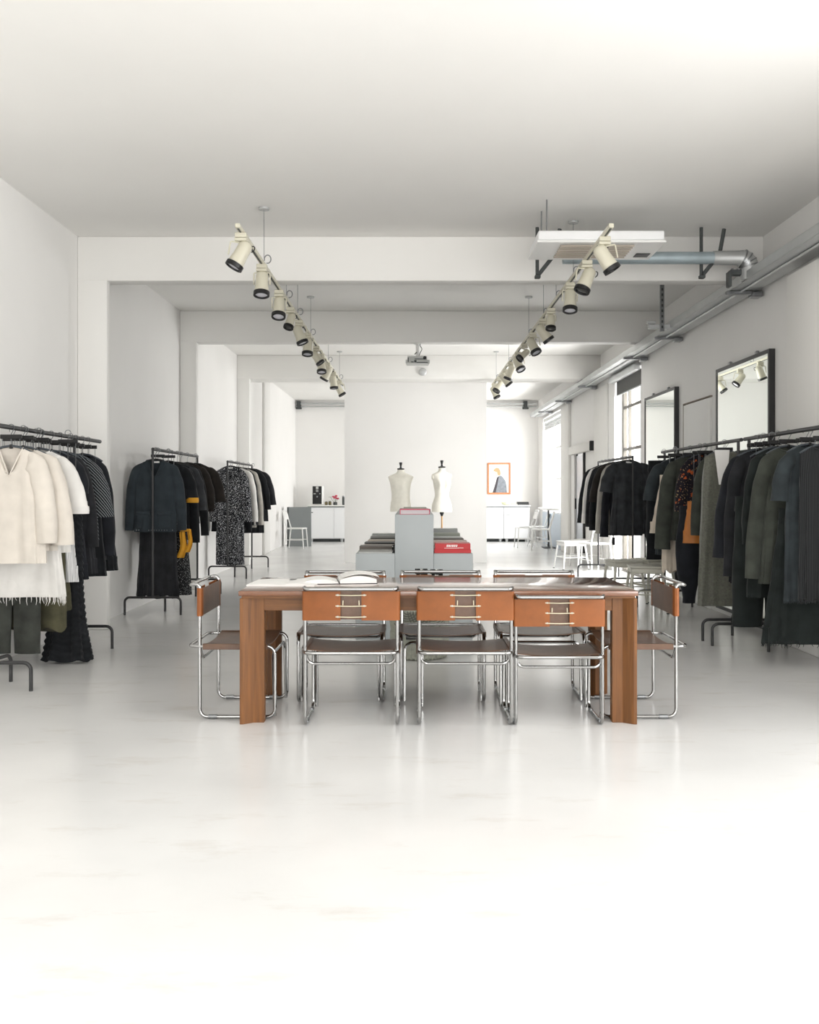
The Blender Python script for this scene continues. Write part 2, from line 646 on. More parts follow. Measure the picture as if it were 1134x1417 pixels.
# roller blind in window 1, slatted blind in window 2
t = thing('roller_blind', 'dark grey roller blind drawn part way down the black framed window', 'blind', (XR + 0.04, 14.4, 2.86))
b = B()
add_box(b, (0.012, 1.76, 0.24), (0, 0, 0.12))
obj('fabric', b, M['blind'], t)
b = B()
add_tube(b, [(0, -0.88, 0), (0, 0.88, 0)], 0.012, 8)
obj('bottom_bar', b, M['steel'], t)
b = B()
add_box(b, (0.11, 1.8, 0.1), (-0.08, 0.06, 0.255), bevel=0.03, seg=3)
obj('roller_cover', b, M['galv'], t)
t = thing('venetian_blind', 'raised slatted blind at the top of the far bright window', 'blind', (XR + 0.05, 22.2, 2.78))
for k in range(6):
    b = B()
    add_box(b, (0.09, 2.9, 0.008), (0, 0, 0.03 + 0.035 * k), rot=Matrix.Rotation(R(18), 4, 'Y'))
    obj('slat', b, M['whitem'] if k % 2 else M['galv'], t)
b = B()
add_box(b, (0.08, 2.92, 0.09), (0, 0, 0.3), bevel=0.008)
obj('headrail', b, M['cab'], t)

# concealed door in the right wall
d = bpy.data.objects.new('door_1', None)
COL.objects.link(d)
d['kind'] = 'structure'
d.location = (XR - 0.012, 10.8, 0)
b = B()
add_box(b, (0.024, 1.0, 2.33), (0, 0, 1.17))
obj('door_leaf', b, M['trim'], d, smooth=False)
b = B()
add_box(b, (0.025, 0.03, 2.36), (0, 0.515, 1.18))
add_box(b, (0.025, 1.045, 0.014), (0, 0.007, 2.353))
obj('door_edge', b, M['gasket'], d, smooth=False)

# steel glazed door further back with its roller box
d = bpy.data.objects.new('door_2', None)
COL.objects.link(d)
d['kind'] = 'structure'
d.location = (XR + 0.05, 18.5, 0)
b = B()
add_box(b, (0.04, 1.1, 2.0), (0, 0, 1.02))
obj('door_leaf', b, M['steelpanel'], d, smooth=False)
b = B()
add_box(b, (0.07, 0.06, 2.06), (-0.06, -0.61, 1.03))
add_box(b, (0.03, 0.05, 2.06), (0.0, 0.57, 1.03))
obj('door_frame', b, M['blackp'], d, smooth=False)
b = B()
add_box(b, (0.03, 0.03, 0.22), (-0.06, 0.4, 1.05), bevel=0.008)
obj('door_handle', b, M['blackp'], d)
t = thing('shutter_box', 'grey roller housing with black end cap above the steel door', 'roller box', (XR - 0.045, 18.16, 2.045))
b = B()
add_box(b, (0.085, 2.3, 0.17), (0, 0, 0.085), bevel=0.015, seg=2)
obj('housing', b, mat('warm_grey_housing', (206, 205, 200), rough=0.4), t)
b = B()
add_box(b, (0.09, 0.03, 0.18), (0, -1.165, 0.088), bevel=0.01)
obj('end_cap', b, M['blackp'], t)

# light switch on the left wall
t = thing('light_switch', 'small white wall switch above the grey panel on left wall', 'switch', (XL + 0.008, 20.7, 1.13))
b = B()
add_box(b, (0.016, 0.09, 0.14), (0, 0, 0), bevel=0.004)
obj('plate', b, M['whitem'], t)
b = B()
add_box(b, (0.012, 0.04, 0.05), (0.012, 0, 0.03), bevel=0.003)
obj('rocker', b, M['dark'], t)

# ------------------------------------------------------------------ cable tray, duct and air handler
t = thing('cable_tray', 'long galvanised cable tray running along the right wall top', 'cable tray', (3.12, 15.0, 3.2))
b = B()
L = 17.2
add_box(b, (0.27, L, 0.012), (0, 0.2, 0))
add_box(b, (0.012, L, 0.07), (-0.135, 0.2, 0.035))
add_box(b, (0.012, L, 0.07), (0.135, 0.2, 0.035))
obj('tray', b, M['galv'], t, smooth=False)
b = B()
add_tube(b, [(-0.03, -8.3, -0.02), (-0.03, 8.7, -0.02)], 0.012, 8)
add_tube(b, [(-0.09, -8.3, 0.085), (-0.09, 8.7, 0.085)], 0.02, 8)
obj('conduit', b, M['galv'], t)
for y in (-6.2, -3.6, -1.9, 1.7, 4.4, 7.0):
    b = B()
    add_box(b, (0.34, 0.05, 0.035), (0.0, y, -0.03), bevel=0.005)
    add_box(b, (0.1, 0.12, 0.05), (0.11, y, -0.05), bevel=0.01)
    obj('bracket', b, M['steel'], t)
t = thing('hanging_strut', 'perforated steel strut hanging from the ceiling beside the tray', 'strut', (2.88, 10.8, 3.15))
b = B()
add_box(b, (0.045, 0.03, 0.55), (0, 0, 0.275))
obj('strut', b, M['steel'], t, smooth=False)
b = B()
for k in range(8):
    add_box(b, (0.018, 0.006, 0.03), (0, -0.017, 0.05 + k * 0.062), bevel=0.002)
obj('slot', b, M['dark'], t, smooth=False)
b = B()
add_box(b, (0.3, 0.06, 0.05), (0.0, 0.04, 0.06), bevel=0.004)
add_box(b, (0.1, 0.05, 0.03), (-0.13, -0.01, 0.1), bevel=0.004)
obj('crossbar', b, M['galv'], t, smooth=False)

t = thing('air_handler', 'white ceiling air unit with slatted grille beside the right track', 'air conditioner', (1.52, 7.80, 3.305))
b = B()
add_box(b, (1.02, 0.55, 0.08), (0, 0, 0.06), bevel=0.01)
obj('housing', b, M['cab'], t)
b = B()
add_box(b, (1.04, 0.57, 0.02), (0, 0, 0.01), bevel=0.004)
obj('underside_panel', b, M['whitem'], t)
b = B()
for k in range(7):
    add_box(b, (0.6, 0.028, 0.012), (-0.02, -0.2 + k * 0.062, -0.006), rot=Matrix.Rotation(R(20), 4, 'X'))
obj('grille', b, M['louvre'], t, smooth=False)
b = B()
add_box(b, (0.12, 0.12, 0.006), (0.42, 0.12, -0.003), bevel=0.002)
obj('cover_plate', b, M['blackp'], t)
for (x, y) in ((-0.42, -0.12), (-0.42, 0.2)):
    b = B()
    add_tube(b, [(x, y, 0.09), (x, y, 0.43)], 0.006, 6)
    obj('hanger_rod', b, M['steel'], t)

t = thing('air_duct', 'blue grey duct with silver elbow running along the beam', 'duct', (2.1, 8.4, 3.4))
b = B()
pts = fillet([(-0.05, -0.2, 0), (0.0, 0, 0), (0.96, 0, 0), (0.96, 0, -0.21)], 0.16, 8)
add_tube(b, [(-0.75, 0, 0), (0.62, 0, 0)], 0.055, 16)
obj('straight_duct', b, M['bluegrey'], t)
b = B()
pts = fillet([(0.6, 0, 0), (0.93, 0, 0), (0.93, 0.0, -0.20)], 0.17, 10)
add_tube(b, pts, [0.062 + 0.018 * min(1, i / 4) for i in range(len(pts))], 18)
obj('elbow', b, M['galv'], t)
b = B()
for i in (3, 5, 7, 9):
    p = pts[i]
    q = pts[i + 1]
    add_tube(b, [p, p + (q - p).normalized() * 0.012], 0.086, 18)
obj('seam_ring', b, M['steel'], t)
for x in (-0.98, 0.5):
    b = B()
    add_tube(b, fillet([(x, 0.02, -0.16), (x, 0.02, 0.28)], 0.01), 0.016, 8)
    add_tube(b, fillet([(x + 0.01, 0.0, -0.15), (x + 0.16, 0.0, 0.04), (x + 0.2, 0.0, 0.26)], 0.1, 5), 0.018, 8)
    add_box(b, (0.05, 0.06, 0.03), (x, 0.0, -0.17), bevel=0.005)
    obj('bracket', b, M['dark'], t)
t = thing('tray_junction', 'small dark clamp on the tray beneath the silver elbow', 'clamp', (2.93, 8.42, 3.13))
b = B()
add_box(b, (0.16, 0.07, 0.05), (0, 0, 0.14), bevel=0.008)
add_box(b, (0.03, 0.08, 0.14), (-0.08, 0, 0.08), bevel=0.006)
obj('clamp', b, M['dark'], t)
b = B()
for x in (-0.05, 0.0, 0.05):
    add_lathe(b, [(0.012, 0.165), (0.012, 0.18)], 6, Matrix.Translation((x, 0, 0)))
obj('bolt', b, M['steel'], t)

# ------------------------------------------------------------------ track lighting
RAILZ = 3.21


def make_track(x, wire_ys, label):
    t = thing('lighting_track', label, 'lighting track', (x, 11.75, RAILZ))
    b = B()
    add_box(b, (0.036, 10.1, 0.032), (0, 0, 0), bevel=0.004)
    obj('rail', b, M['cream'], t)
    b = B()
    add_box(b, (0.012, 10.05, 0.004), (0, 0, -0.0175))
    obj('contact_slot', b, M['dark'], t, smooth=False)
    for y in wire_ys:
        b = B()
        add_tube(b, [(0, y - 11.75, 0.015), (0, y - 11.75, ZC - RAILZ - 0.01)], 0.0025, 6)
        obj('suspension_wire', b, M['steel'], t)
        b = B()
        add_lathe(b, [(0.045, ZC - RAILZ - 0.018), (0.045, ZC - RAILZ - 0.001)], 16, Matrix.Translation((0, y - 11.75, 0)))
        obj('ceiling_cap', b, M['galv'], t)
        b = B()
        pts = [(0.03 + 0.028 * math.cos(a), y - 11.75, 0.055 + 0.035 * math.sin(a)) for a in [2 * PI * k / 14 - 1.9 for k in range(13)]]
        add_tube(b, pts, 0.005, 6)
        obj('cable_loop', b, M['steel'], t)


LX, RX = -1.262, 1.425
make_track(LX, (7.9, 9.3, 10.2, 11.5, 13.9, 16.0), 'cream lighting track hung on wires left of the projector')
make_track(RX, (8.3, 9.3, 10.2, 11.5, 13.9, 16.0), 'cream lighting track hung on wires right of the projector')


def make_spot(name, label, group, x, y, lean, pitch, yaw=0.0, s=1.0, dark=False):
    """lean: the lamp's mouth swings towards +x; pitch: towards the viewer's side (-y)"""
    t = thing(name, label, 'spotlight', (x, y, RAILZ - 0.016), yaw, group)
    b = B()
    add_box(b, (0.085, 0.06, 0.036), (0, 0, -0.018), bevel=0.004)
    add_box(b, (0.09, 0.065, 0.022), (0, 0, -0.05), bevel=0.004)
    add_box(b, (0.03, 0.03, 0.03), (0, 0, -0.036))
    obj('track_adapter', b, M['cream'], t)
    rot = Matrix.Rotation(R(-lean), 4, 'Y') @ Matrix.Rotation(R(-pitch), 4, 'X')
    # pivot 0.15 below the rail, at the middle of the lamp head
    piv = Matrix.Translation((0, 0, -0.152 * (0.5 + 0.5 * s)))
    mx = piv @ rot @ Matrix.Scale(s, 4)
    half = Matrix.Rotation(R(-lean * 0.35), 4, 'Y')
    b = B()
    w = 0.067 * s
    add_tube(b, [half @ Vector(p) for p in fillet([(-w, 0, -0.17 * s), (-w, 0, -0.07), (w, 0, -0.07), (w, 0, -0.17 * s)], 0.012, 3)], 0.006, 6)
    obj('yoke', b, M['cream'], t)
    b = B()
    add_lathe(b, [(0.012, 0.098), (0.03, 0.096), (0.046, 0.082), (0.052, 0.06), (0.054, -0.02), (0.058, -0.06), (0.06, -0.085)], 22, mx)
    o = obj('lamp_head', b, M['cream'], t)
    b = B()
    add_lathe(b, [(0.056, -0.084), (0.067, -0.086), (0.067, -0.118), (0.052, -0.12), (0.05, -0.108)], 24, mx, cap0=True, cap1=False)
    obj('bezel', b, M['blackp'], t)
    b = B()
    add_lathe(b, [(0.051, -0.108), (0.03, -0.112), (0.005, -0.113)], 20, mx, cap0=False)
    obj('lens', b, M['lensd'] if dark else M['lens'], t)
    b = B()
    q = [mx @ Vector(p) for p in [(0.035, 0, 0.085), (0.06, 0, 0.1), (0.07, 0, 0.07), (0.06, 0, 0.045)]]
    add_tube(b, fillet(q, 0.03, 4), 0.004, 6)
    obj('cable', b, M['blackp'], t)
    return t


LS = [(6.85, -28, 8, 1, 0), (7.79, 0, 14, 1, 0), (8.79, 0, 22, 1, 0), (9.60, -12, 25, 0.8, 1), (10.33, 22, 4, 1, 0), (11.17, 0, 16, 1, 0),
      (12.17, 35, 5, 0.9, 1), (12.85, 3, 18, 1, 0), (13.74, -30, -8, 1, 0), (14.79, 5, 3, 1, 0), (15.94, 30, 0, 1, 0)]
RS = [(6.95, 32, 3, 1, 1), (7.66, -24, 10, 1, 1), (8.47, -3, 16, 1, 0), (9.65, -4, 20, 0.8, 1), (10.23, 36, 0, 1, 0), (11.12, 22, 22, 1, 0),
      (11.96, -48, 20, 0.85, 1), (12.69, 22, 24, 1, 0), (13.64, -22, -5, 1, 0), (14.48, 38, 2, 1, 0), (15.42, -32, 15, 1, 1), (16.36, 26, 6, 1, 0)]
ordn = ['nearest', 'second', 'third', 'fourth', 'fifth', 'sixth', 'seventh', 'eighth', 'ninth', 'tenth', 'eleventh', 'twelfth']


def lean_words(l):
    return 'aimed straight down' if abs(l) < 10 else ('tilted towards the left wall' if l < 0 else 'tilted towards the right wall')


for i, (y, l, p, s, dk) in enumerate(LS):
    make_spot('spotlight', 'cream spotlight %s, %s along the left track' % (lean_words(l), ordn[i] + (' from the camera' if i else '')),
              'spotlights on the left track', LX, y, l, p, 0, s, dk)
for i, (y, l, p, s, dk) in enumerate(RS):
    make_spot('spotlight', 'cream spotlight %s, %s along the right track' % (lean_words(l), ordn[i] + (' from the camera' if i else '')),
              'spotlights on the right track', RX, y, l, p, 0, s, dk)

# projector hung below the middle beam
t = thing('projector', 'grey projector on a white pole below the ceiling beam', 'projector', (0.06, 12.5, 3.0))
b = B()
add_prism(b, [(-0.16, -0.13), (0.16, -0.13), (0.145, 0.13), (-0.145, 0.13)], 0.0, 0.045)
add_prism(b, [(-0.135, -0.12), (0.125, -0.12), (0.12, 0.12), (-0.125, 0.12)], 0.045, 0.095)
obj('body', b, M['projgrey'], t, smooth=False)
b = B()
add_box(b, (0.012, 0.01, 0.06), (-0.125, -0.128, 0.045))
add_box(b, (0.03, 0.012, 0.03), (-0.03, -0.13, 0.025), bevel=0.003)
add_box(b, (0.035, 0.012, 0.012), (-0.07, -0.13, 0.015))
add_box(b, (0.15, 0.008, 0.01), (0.06, -0.131, 0.008))
add_box(b, (0.14, 0.008, 0.01), (0.03, -0.122, 0.055))
obj('port_panel', b, M['dark'], t, smooth=False)
b = B()
add_lathe(b, [(0.022, 0), (0.022, 0.03), (0.016, 0.03)], 14, Matrix.Translation((0.095, -0.12, 0.07)) @ Matrix.Rotation(R(90), 4, 'X'))
obj('lens', b, M['blackp'], t)
b = B()
add_tube(b, [(0.0, 0, 0.1), (0.0, 0, 0.275)], 0.024, 14)
add_box(b, (0.14, 0.1, 0.012), (0, 0, 0.1))
add_lathe(b, [(0.05, 0.268), (0.05, 0.279)], 16)
obj('ceiling_pole', b, M['whitem'], t)
b = B()
add_tube(b, fillet([(0.035, -0.02, 0.27), (0.03, -0.03, 0.25), (0.062, -0.04, 0.2), (0.035, -0.04, 0.15), (0.02, -0.05, 0.11)], 0.03, 4), 0.005, 6)
add_tube(b, fillet([(-0.01, -0.03, 0.16), (-0.04, -0.04, 0.13)], 0.01), 0.006, 6)
obj('cable', b, M['dark'], t)
t = thing('smoke_detector', 'small grey disc on the beam above the partition beside the projector', 'detector', (0.17, 16.41, 3.4))
b = B()
add_lathe(b, [(0.07, 0), (0.07, 0.025), (0.05, 0.04)], 16, Matrix.Rotation(R(90), 4, 'X'))
obj('disc', b, M['galv'], t)

# ------------------------------------------------------------------ dining table
TX0, TX1, TY0, TY1 = -0.974, 1.256, 5.2, 6.03
tx, ty = (TX0 + TX1) / 2, (TY0 + TY1) / 2
table = thing('dining_table', 'long brown wooden table with grooved corner legs in front of the grey plinth', 'table', (tx, ty, 0))
hw, hd = (TX1 - TX0) / 2, (TY1 - TY0) / 2
b = B()
add_box(b, (2 * hw, 2 * hd, 0.028), (0, 0, 0.731), bevel=0.004, seg=2)
obj('table_top', b, M['woodtop'], table)
b = B()
add_box(b, (2 * hw - 0.03, 2 * hd - 0.03, 0.014), (0, 0, 0.71))
obj('shadow_strip', b, M['woodrail'], table, smooth=False)
for sx in (-1, 1):
    for sy in (-1, 1):
        prof = [(0, 0), (0.018, 0), (0.072, 0.045), (0.13, 0.045), (0.13, 0.1), (0.1, 0.13), (0.05, 0.13), (0.045, 0.075), (0.0, 0.02)]
        poly = [(sx * (hw - 0.006 - px), sy * (hd - 0.006 - py)) for (px, py) in prof]
        if sx * sy < 0:
            poly.reverse()
        b = B()
        add_prism(b, poly, 0, 0.703)
        bmesh.ops.bevel(b, geom=list(b.edges), offset=0.002, segments=1, affect='EDGES')
        obj('leg', b, M['woodleg'], table, smooth=False)
for sy in (-1, 1):
    b = B()
    add_box(b, (2 * hw - 0.24, 0.03, 0.073), (0, sy * (hd - 0.07), 0.666), bevel=0.002)
    obj('apron', b, M['woodrail'], table, smooth=False)
for sx in (-1, 1):
    b = B()
    add_box(b, (0.03, 2 * hd - 0.24, 0.073), (sx * (hw - 0.07), 0, 0.666), bevel=0.002)
    obj('apron', b, M['woodrail'], table, smooth=False)


# open magazines on the table
def page_surface(bm, x0, x1, d, zf, n=14, mi=0, thick=0.004):
    """a curved page block between x0 and x1: zf(s) gives the height at s in 0..1"""
    top = [[Vector((x0 + (x1 - x0) * k / n, yy, zf(k / n) + thick)) for k in range(n + 1)] for yy in (-d / 2, d / 2)]
    bot = [[Vector((x0 + (x1 - x0) * k / n, yy, max(0.0, zf(k / n) * (1 if mi else 0.0)))) for k in range(n + 1)] for yy in (-d / 2, d / 2)]
    add_grid(bm, [bot[0], top[0], top[1], bot[1], bot[0]], mi=0)
    for s in (0, -1):
        try:
            bm.faces.new([bm.verts.new(p) for p in (bot[0][s], bot[1][s], top[1][s], top[0][s])])
        except ValueError:
            pass


t = thing('open_magazine', 'thin open white magazine lying flat at the left table end', 'magazine', (-0.77, 5.63, 0.745), R(-3))
b = B()
page_surface(b, -0.20, 0.005, 0.34, lambda s: 0.004 + 0.004 * math.sin(PI * s))
obj('left_page', b, M['paper'], t)
b = B()
page_surface(b, 0.005, 0.20, 0.34, lambda s: 0.003 + 0.012 * math.sin(PI * s) * (1 - 0.5 * s))
obj('right_page', b, M['paper'], t)
b = B()
add_prism(b, [(0.01, 0.09), (0.10, 0.09), (0.115, 0.16), (0.0, 0.16)], 0.012, 0.0135)
obj('printed_picture', b, M['paperg'], t, smooth=False)
t = thing('open_book', 'thick open book with arched pages lying right of the thin white magazine', 'book', (-0.46, 5.72, 0.745), R(8))
b = B()
add_box(b, (0.46, 0.26, 0.003), (0, 0, 0.0015), bevel=0.001)
obj('cover', b, M['blackp'], t)
b = B()
page_surface(b, -0.225, -0.005, 0.25, lambda s: 0.004 + 0.02 * math.sin(PI * s) ** 0.8)
obj('left_pages', b, M['paper'], t)
b = B()
page_surface(b, 0.005, 0.225, 0.25, lambda s: 0.006 + 0.036 * math.sin(PI * (0.12 + 0.75 * s)))
obj('right_pages', b, M['paper'], t)
b = B()
page_surface(b, 0.02, 0.24, 0.25, lambda s: 0.014 + 0.042 * math.sin(PI * (0.18 + 0.62 * s)), mi=1, thick=0.0015)
obj('lifted_page', b, M['paper'], t)


# ------------------------------------------------------------------ tubular chairs
def make_chair(label, loc, rotz, group):
    """local: back at x=0, front towards +x, 0.52 wide along y"""
    t = thing('tubular_chair', label, 'chair', loc, rotz, group)
    W, D, r = 0.255, 0.43, 0.0105
    loop = []
    side = [(-0.055, 0, 0.765), (-0.055, W, 0.765), (0.0, W, 0.775), (0, W, 0.0125), (D, W, 0.0125), (D, W, 0.415), (-0.06, W, 0.415), (-0.06, 0, 0.415)]
    other = [(x, -y, z) for (x, y, z) in side if y]
    pts = side[:-1] + [(-0.06, W, 0.415)][:0]
    # frame: one bent tube on each side, meeting at the middle of both loops
    rads = 0.05
    p = side + list(reversed(other))
    b = B()
    add_tube(b, fillet(p, 0.045, 5, closed=True), r, 10, closed=True)
    obj('frame', b, M['chrome'], t)
    b = B()
    add_tube(b, fillet([(0.0, -W, 0.43), (0.012, -W + 0.012, 0.345), (0.012, W - 0.012, 0.345), (0.0, W, 0.43)], 0.045, 5), 0.009, 8)
    obj('rear_crossbar', b, M['chrome'], t)
    b = B()
    add_tube(b, fillet([(D - 0.004, -W + 0.02, 0.014), (D - 0.014, -W + 0.022, 0.37), (D - 0.014, W - 0.022, 0.37), (D - 0.004, W - 0.02, 0.014)], 0.05, 5), 0.009, 8)
    obj('front_stretcher', b, M['chrome'], t)
    for y in (-W, W):
        for xa in (0.05, D - 0.11):
            b = B()
            add_tube(b, [(xa, y, 0.0135), (xa + 0.05, y, 0.0135)], 0.0128, 8)
            obj('floor_glide', b, M['steel'], t)
    # sagging leather seat wrapped over the side rails
    b = B()
    rows = []
    nx, ny = 8, 16
    prof = []
    for j in range(ny + 1):
        y = -W + 2 * W * j / ny
        s = 1 - (y / W) ** 2
        prof.append((y, 0.427 - 0.016 * s))
    up = [[Vector((0.02 + (D - 0.06) * i / nx, y, z)) for (y, z) in prof] for i in range(nx + 1)]
    dn = [[Vector((0.02 + (D - 0.06) * i / nx, y, z - 0.006)) for (y, z) in prof] for i in range(nx + 1)]
    a = add_grid(b, up)
    c = add_grid(b, dn)
    for i in (0, nx):
        for j in range(ny):
            b.faces.new((a[i][j], a[i][j + 1], c[i][j + 1], c[i][j]))
    for y in (-W, W):
        sgn = 1 if y > 0 else -1
        for i in (0,):
            add_box(b, (D - 0.06, 0.006, 0.032), (0.02 + (D - 0.06) / 2, y + sgn * 0.0135, 0.414), bevel=0.002)
            add_box(b, (D - 0.06, 0.028, 0.005), (0.02 + (D - 0.06) / 2, y + sgn * 0.002, 0.4285), bevel=0.002)
    st = obj('seat', b, M['brown'], t)
    b = B()
    for y in (-0.16, 0.16):
        add_box(b, (0.02, 0.08, 0.008), (0.03, y, 0.404), bevel=0.002)
    obj('strap', b, M['blackp'], st)
    # leather back: two outer flaps laced over an inner band
    z0, z1 = 0.588, 0.748
    for s in (-1, 1):
        b = B()
        pr = [(-0.0165, s * 0.058), (-0.0165, s * (W + 0.0)), (-0.012, s * (W + 0.010)), (0.0, s * (W + 0.0155)), (0.011, s * (W + 0.010)), (0.0145, s * W),
              (0.0145, s * (W - 0.03)), (0.0115, s * (W - 0.03)), (0.0115, s * (W - 0.005)), (0.006, s * (W + 0.0125)), (-0.006, s * (W + 0.0125)), (-0.0125, s * (W - 0.002)), (-0.0135, s * 0.058)]
        if s > 0:
            pr.reverse()
        add_prism(b, pr, z0, z1)
        fl = obj('back_flap', b, M['tan'], t, ang=30)
        b = B()
        for z in (z0 + 0.02, (z0 + z1) / 2, z1 - 0.02):
            add_lathe(b, [(0.006, 0), (0.006, 0.002)], 10, Matrix.Translation((-0.0165, s * 0.073, z)) @ Matrix.Rotation(R(-90), 4, 'Y'))
        obj('eyelet', b, M['steel'], fl)
    b = B()
    add_box(b, (0.0035, 2 * W - 0.02, z1 - z0 - 0.004), (0.0125, 0, (z0 + z1) / 2))
    obj('inner_back', b, M['brown'], t, smooth=False)
    b = B()
    for z in (z0 + 0.02, (z0 + z1) / 2, z1 - 0.02):
        add_tube(b, [(-0.018, -0.085, z), (-0.019, 0, z - 0.002), (-0.018, 0.085, z)], 0.0028, 6)
        if z == (z0 + z1) / 2:
            add_tube(b, [(-0.015, -0.045, z + 0.004), (-0.012, -0.044, z + 0.03)], 0.003, 6)
            add_tube(b, [(-0.015, 0.045, z + 0.004), (-0.012, 0.044, z + 0.03)], 0.003, 6)
    obj('lacing', b, M['cord'], t)
    return t


GC = 'leather chairs around the table'
c0 = make_chair('tan laced back chair at the near table side, first from the left', (-0.343, 5.165, 0), R(90), GC)
dup(c0, (0.289, 5.165, 0), R(90), 'tan laced back chair at the near table side, between two like it')
c3 = dup(c0, (0.81, 5.172, 0), R(90), 'slightly smaller tan laced back chair at the near table side, beside the right legs')
c3.scale = (0.94, 0.94, 0.94)
dup(c0, (-0.447, 6.14, 0), R(-90), 'leather chair across the table, behind the open book')
dup(c0, (0.181, 6.16, 0), R(-90), 'leather chair across the table, before the grey plinth')
dup(c0, (0.80, 6.18, 0), R(-90), 'leather chair across the table, third from the open book')
dup(c0, (-1.22, 5.59, 0), 0, 'leather chair at the left table end, facing right')
dup(c0, (1.505, 5.59, 0), PI, 'leather chair at the right table end, facing left')

# ------------------------------------------------------------------ plinth island with books
PX, PY0, PY1 = 0.02, 8.2, 11.4
t = thing('display_plinth', 'stepped pale grey display plinth behind the dining table', 'plinth', (PX, PY0, 0))
ln = PY1 - PY0
for (nm, x0, x1, h) in (('left_step', -0.525, -0.18, 0.755), ('tower', -0.18, 0.16, 1.097), ('right_step', 0.16, 0.505, 0.755)):
    b = B()
    add_box(b, (x1 - x0, ln, h), ((x0 + x1) / 2, ln / 2, h / 2), bevel=0.006, seg=2)
    obj(nm, b, M['plinth'], t)
PLX = PX


def make_book(name, label, cat, loc, w, d, h, cover, rotz=0.0, group=None, page=None):
    t = thing(name, label, cat, loc, rotz, group)
    c = max(0.002, h * 0.09)
    b = B()
    add_box(b, (w, d, c), (0, 0, c / 2), bevel=0.0008)
    add_box(b, (w, d, c), (0, 0, h - c / 2), bevel=0.0008)
    add_box(b, (w, c, h - 2 * c), (0, -d / 2 + c / 2, h / 2))
    obj('cover', b, cover, t, smooth=False)
    b = B()
    add_box(b, (w - 0.008, d - 0.008, h - 2 * c), (0, 0.002, h / 2))
    obj('pages', b, page or M['paper'], t, smooth=False)
    return t


covers = [mat('cover_tone_%s' % n, c, rough=0.45) for n, c in (
    ('silver', (186, 188, 186)), ('ash', (142, 142, 138)), ('umber', (88, 80, 72)), ('sand', (196, 184, 170)), ('ink', (60, 62, 62)),
    ('rose', (206, 178, 170)), ('sage', (158, 162, 150)), ('white', (226, 227, 225)), ('slate', (116, 122, 124)))]
cn = ['silver', 'grey', 'brown', 'sand coloured', 'dark', 'rose', 'sage', 'white', 'slate']
# left step: pairs of magazines row behind row
rowsL = [(8.33, [(0, 0.012), (1, 0.012)]), (8.58, [(6, 0.014), (2, 0.034)]), (9.05, [(8, 0.012), (3, 0.014)]), (9.45, [(2, 0.02), (4, 0.014)]),
         (9.95, [(5, 0.016), (3, 0.014)]), (10.5, [(2, 0.024), (1, 0.02)]), (11.05, [(7, 0.03), (0, 0.016)])]
rowname = ['front row', 'second row', 'third row', 'fourth row', 'fifth row', 'sixth row', 'back row']
for i, (y, st) in enumerate(rowsL):
    z = 0.755
    for k, (ci, h) in enumerate(st):
        make_book('magazine', '%s magazine, %s of two in the %s, plinth left step' % (cn[ci], 'lower' if k == 0 else 'upper', rowname[i]), 'magazine',
                  (PX - 0.352 + random.uniform(-0.006, 0.012), y, z), 0.30, 0.225, h, covers[ci], R(random.uniform(-2, 2)), 'magazines on the left step')
        z += h
# thin dark photo block beside the tower
t = thing('paper_weight', 'small dark patterned block beside the tower on left step', 'paperweight', (PX - 0.196, 8.3, 0.755))
b = B()
add_box(b, (0.026, 0.09, 0.03), (0, 0, 0.015), bevel=0.004)
obj('base', b, M['blackp'], t)
b = B()
add_box(b, (0.022, 0.08, 0.04), (0, 0, 0.05), bevel=0.006)
obj('top', b, M['floralprint'], t)
rowsR = [(8.36, [('red', 0.03), ('red2', 0.055)]), (8.72, [(7, 0.03), (3, 0.045), (5, 0.012)]), (9.3, [(7, 0.03), (7, 0.035), (2, 0.016)]),
         (10.0, [(0, 0.03), (7, 0.04), (6, 0.03)]), (10.7, [(1, 0.04), (8, 0.03), (0, 0.05)])]
rowname = ['front row', 'second row', 'third row', 'fourth row', 'back row']
pos = ['bottom', 'middle', 'top']
for i, (y, st) in enumerate(rowsR):
    z = 0.755
    for k, (ci, h) in enumerate(st):
        if ci in ('red', 'red2'):
            lab = 'red book at the bottom of the front pile, plinth right step' if ci == 'red' else 'thick red book with white lettering on the plinth right step'
            o = make_book('book', lab, 'book', (PX + 0.33, y, z), 0.325 - 0.012 * k, 0.23, h, M['red'], 0, 'books on the right step')
            if ci == 'red2':
                b = B()
                x = -0.048
                for wd in (0.012, 0.014, 0.010, 0.013, 0.011, 0.012):
                    add_box(b, (wd, 0.002, 0.02), (x, -0.1155, 0.034), rot=Matrix.Rotation(R(12), 4, 'Y'))
                    x += 0.0165
                add_box(b, (0.13, 0.002, 0.004), (-0.01, -0.1155, 0.014))
                add_box(b, (0.05, 0.002, 0.004), (0.07, -0.1155, 0.016))
                obj('lettering', b, M['whiteink'], o, smooth=False)
        else:
            make_book('book', '%s book at the %s of the %s pile, plinth right step' % (cn[ci], pos[k], rowname[i]), 'book',
                      (PX + 0.325 + random.uniform(-0.008, 0.008), y, z), 0.31, 0.24, h, covers[ci], R(random.uniform(-2, 2)), 'books on the right step')
        z += h
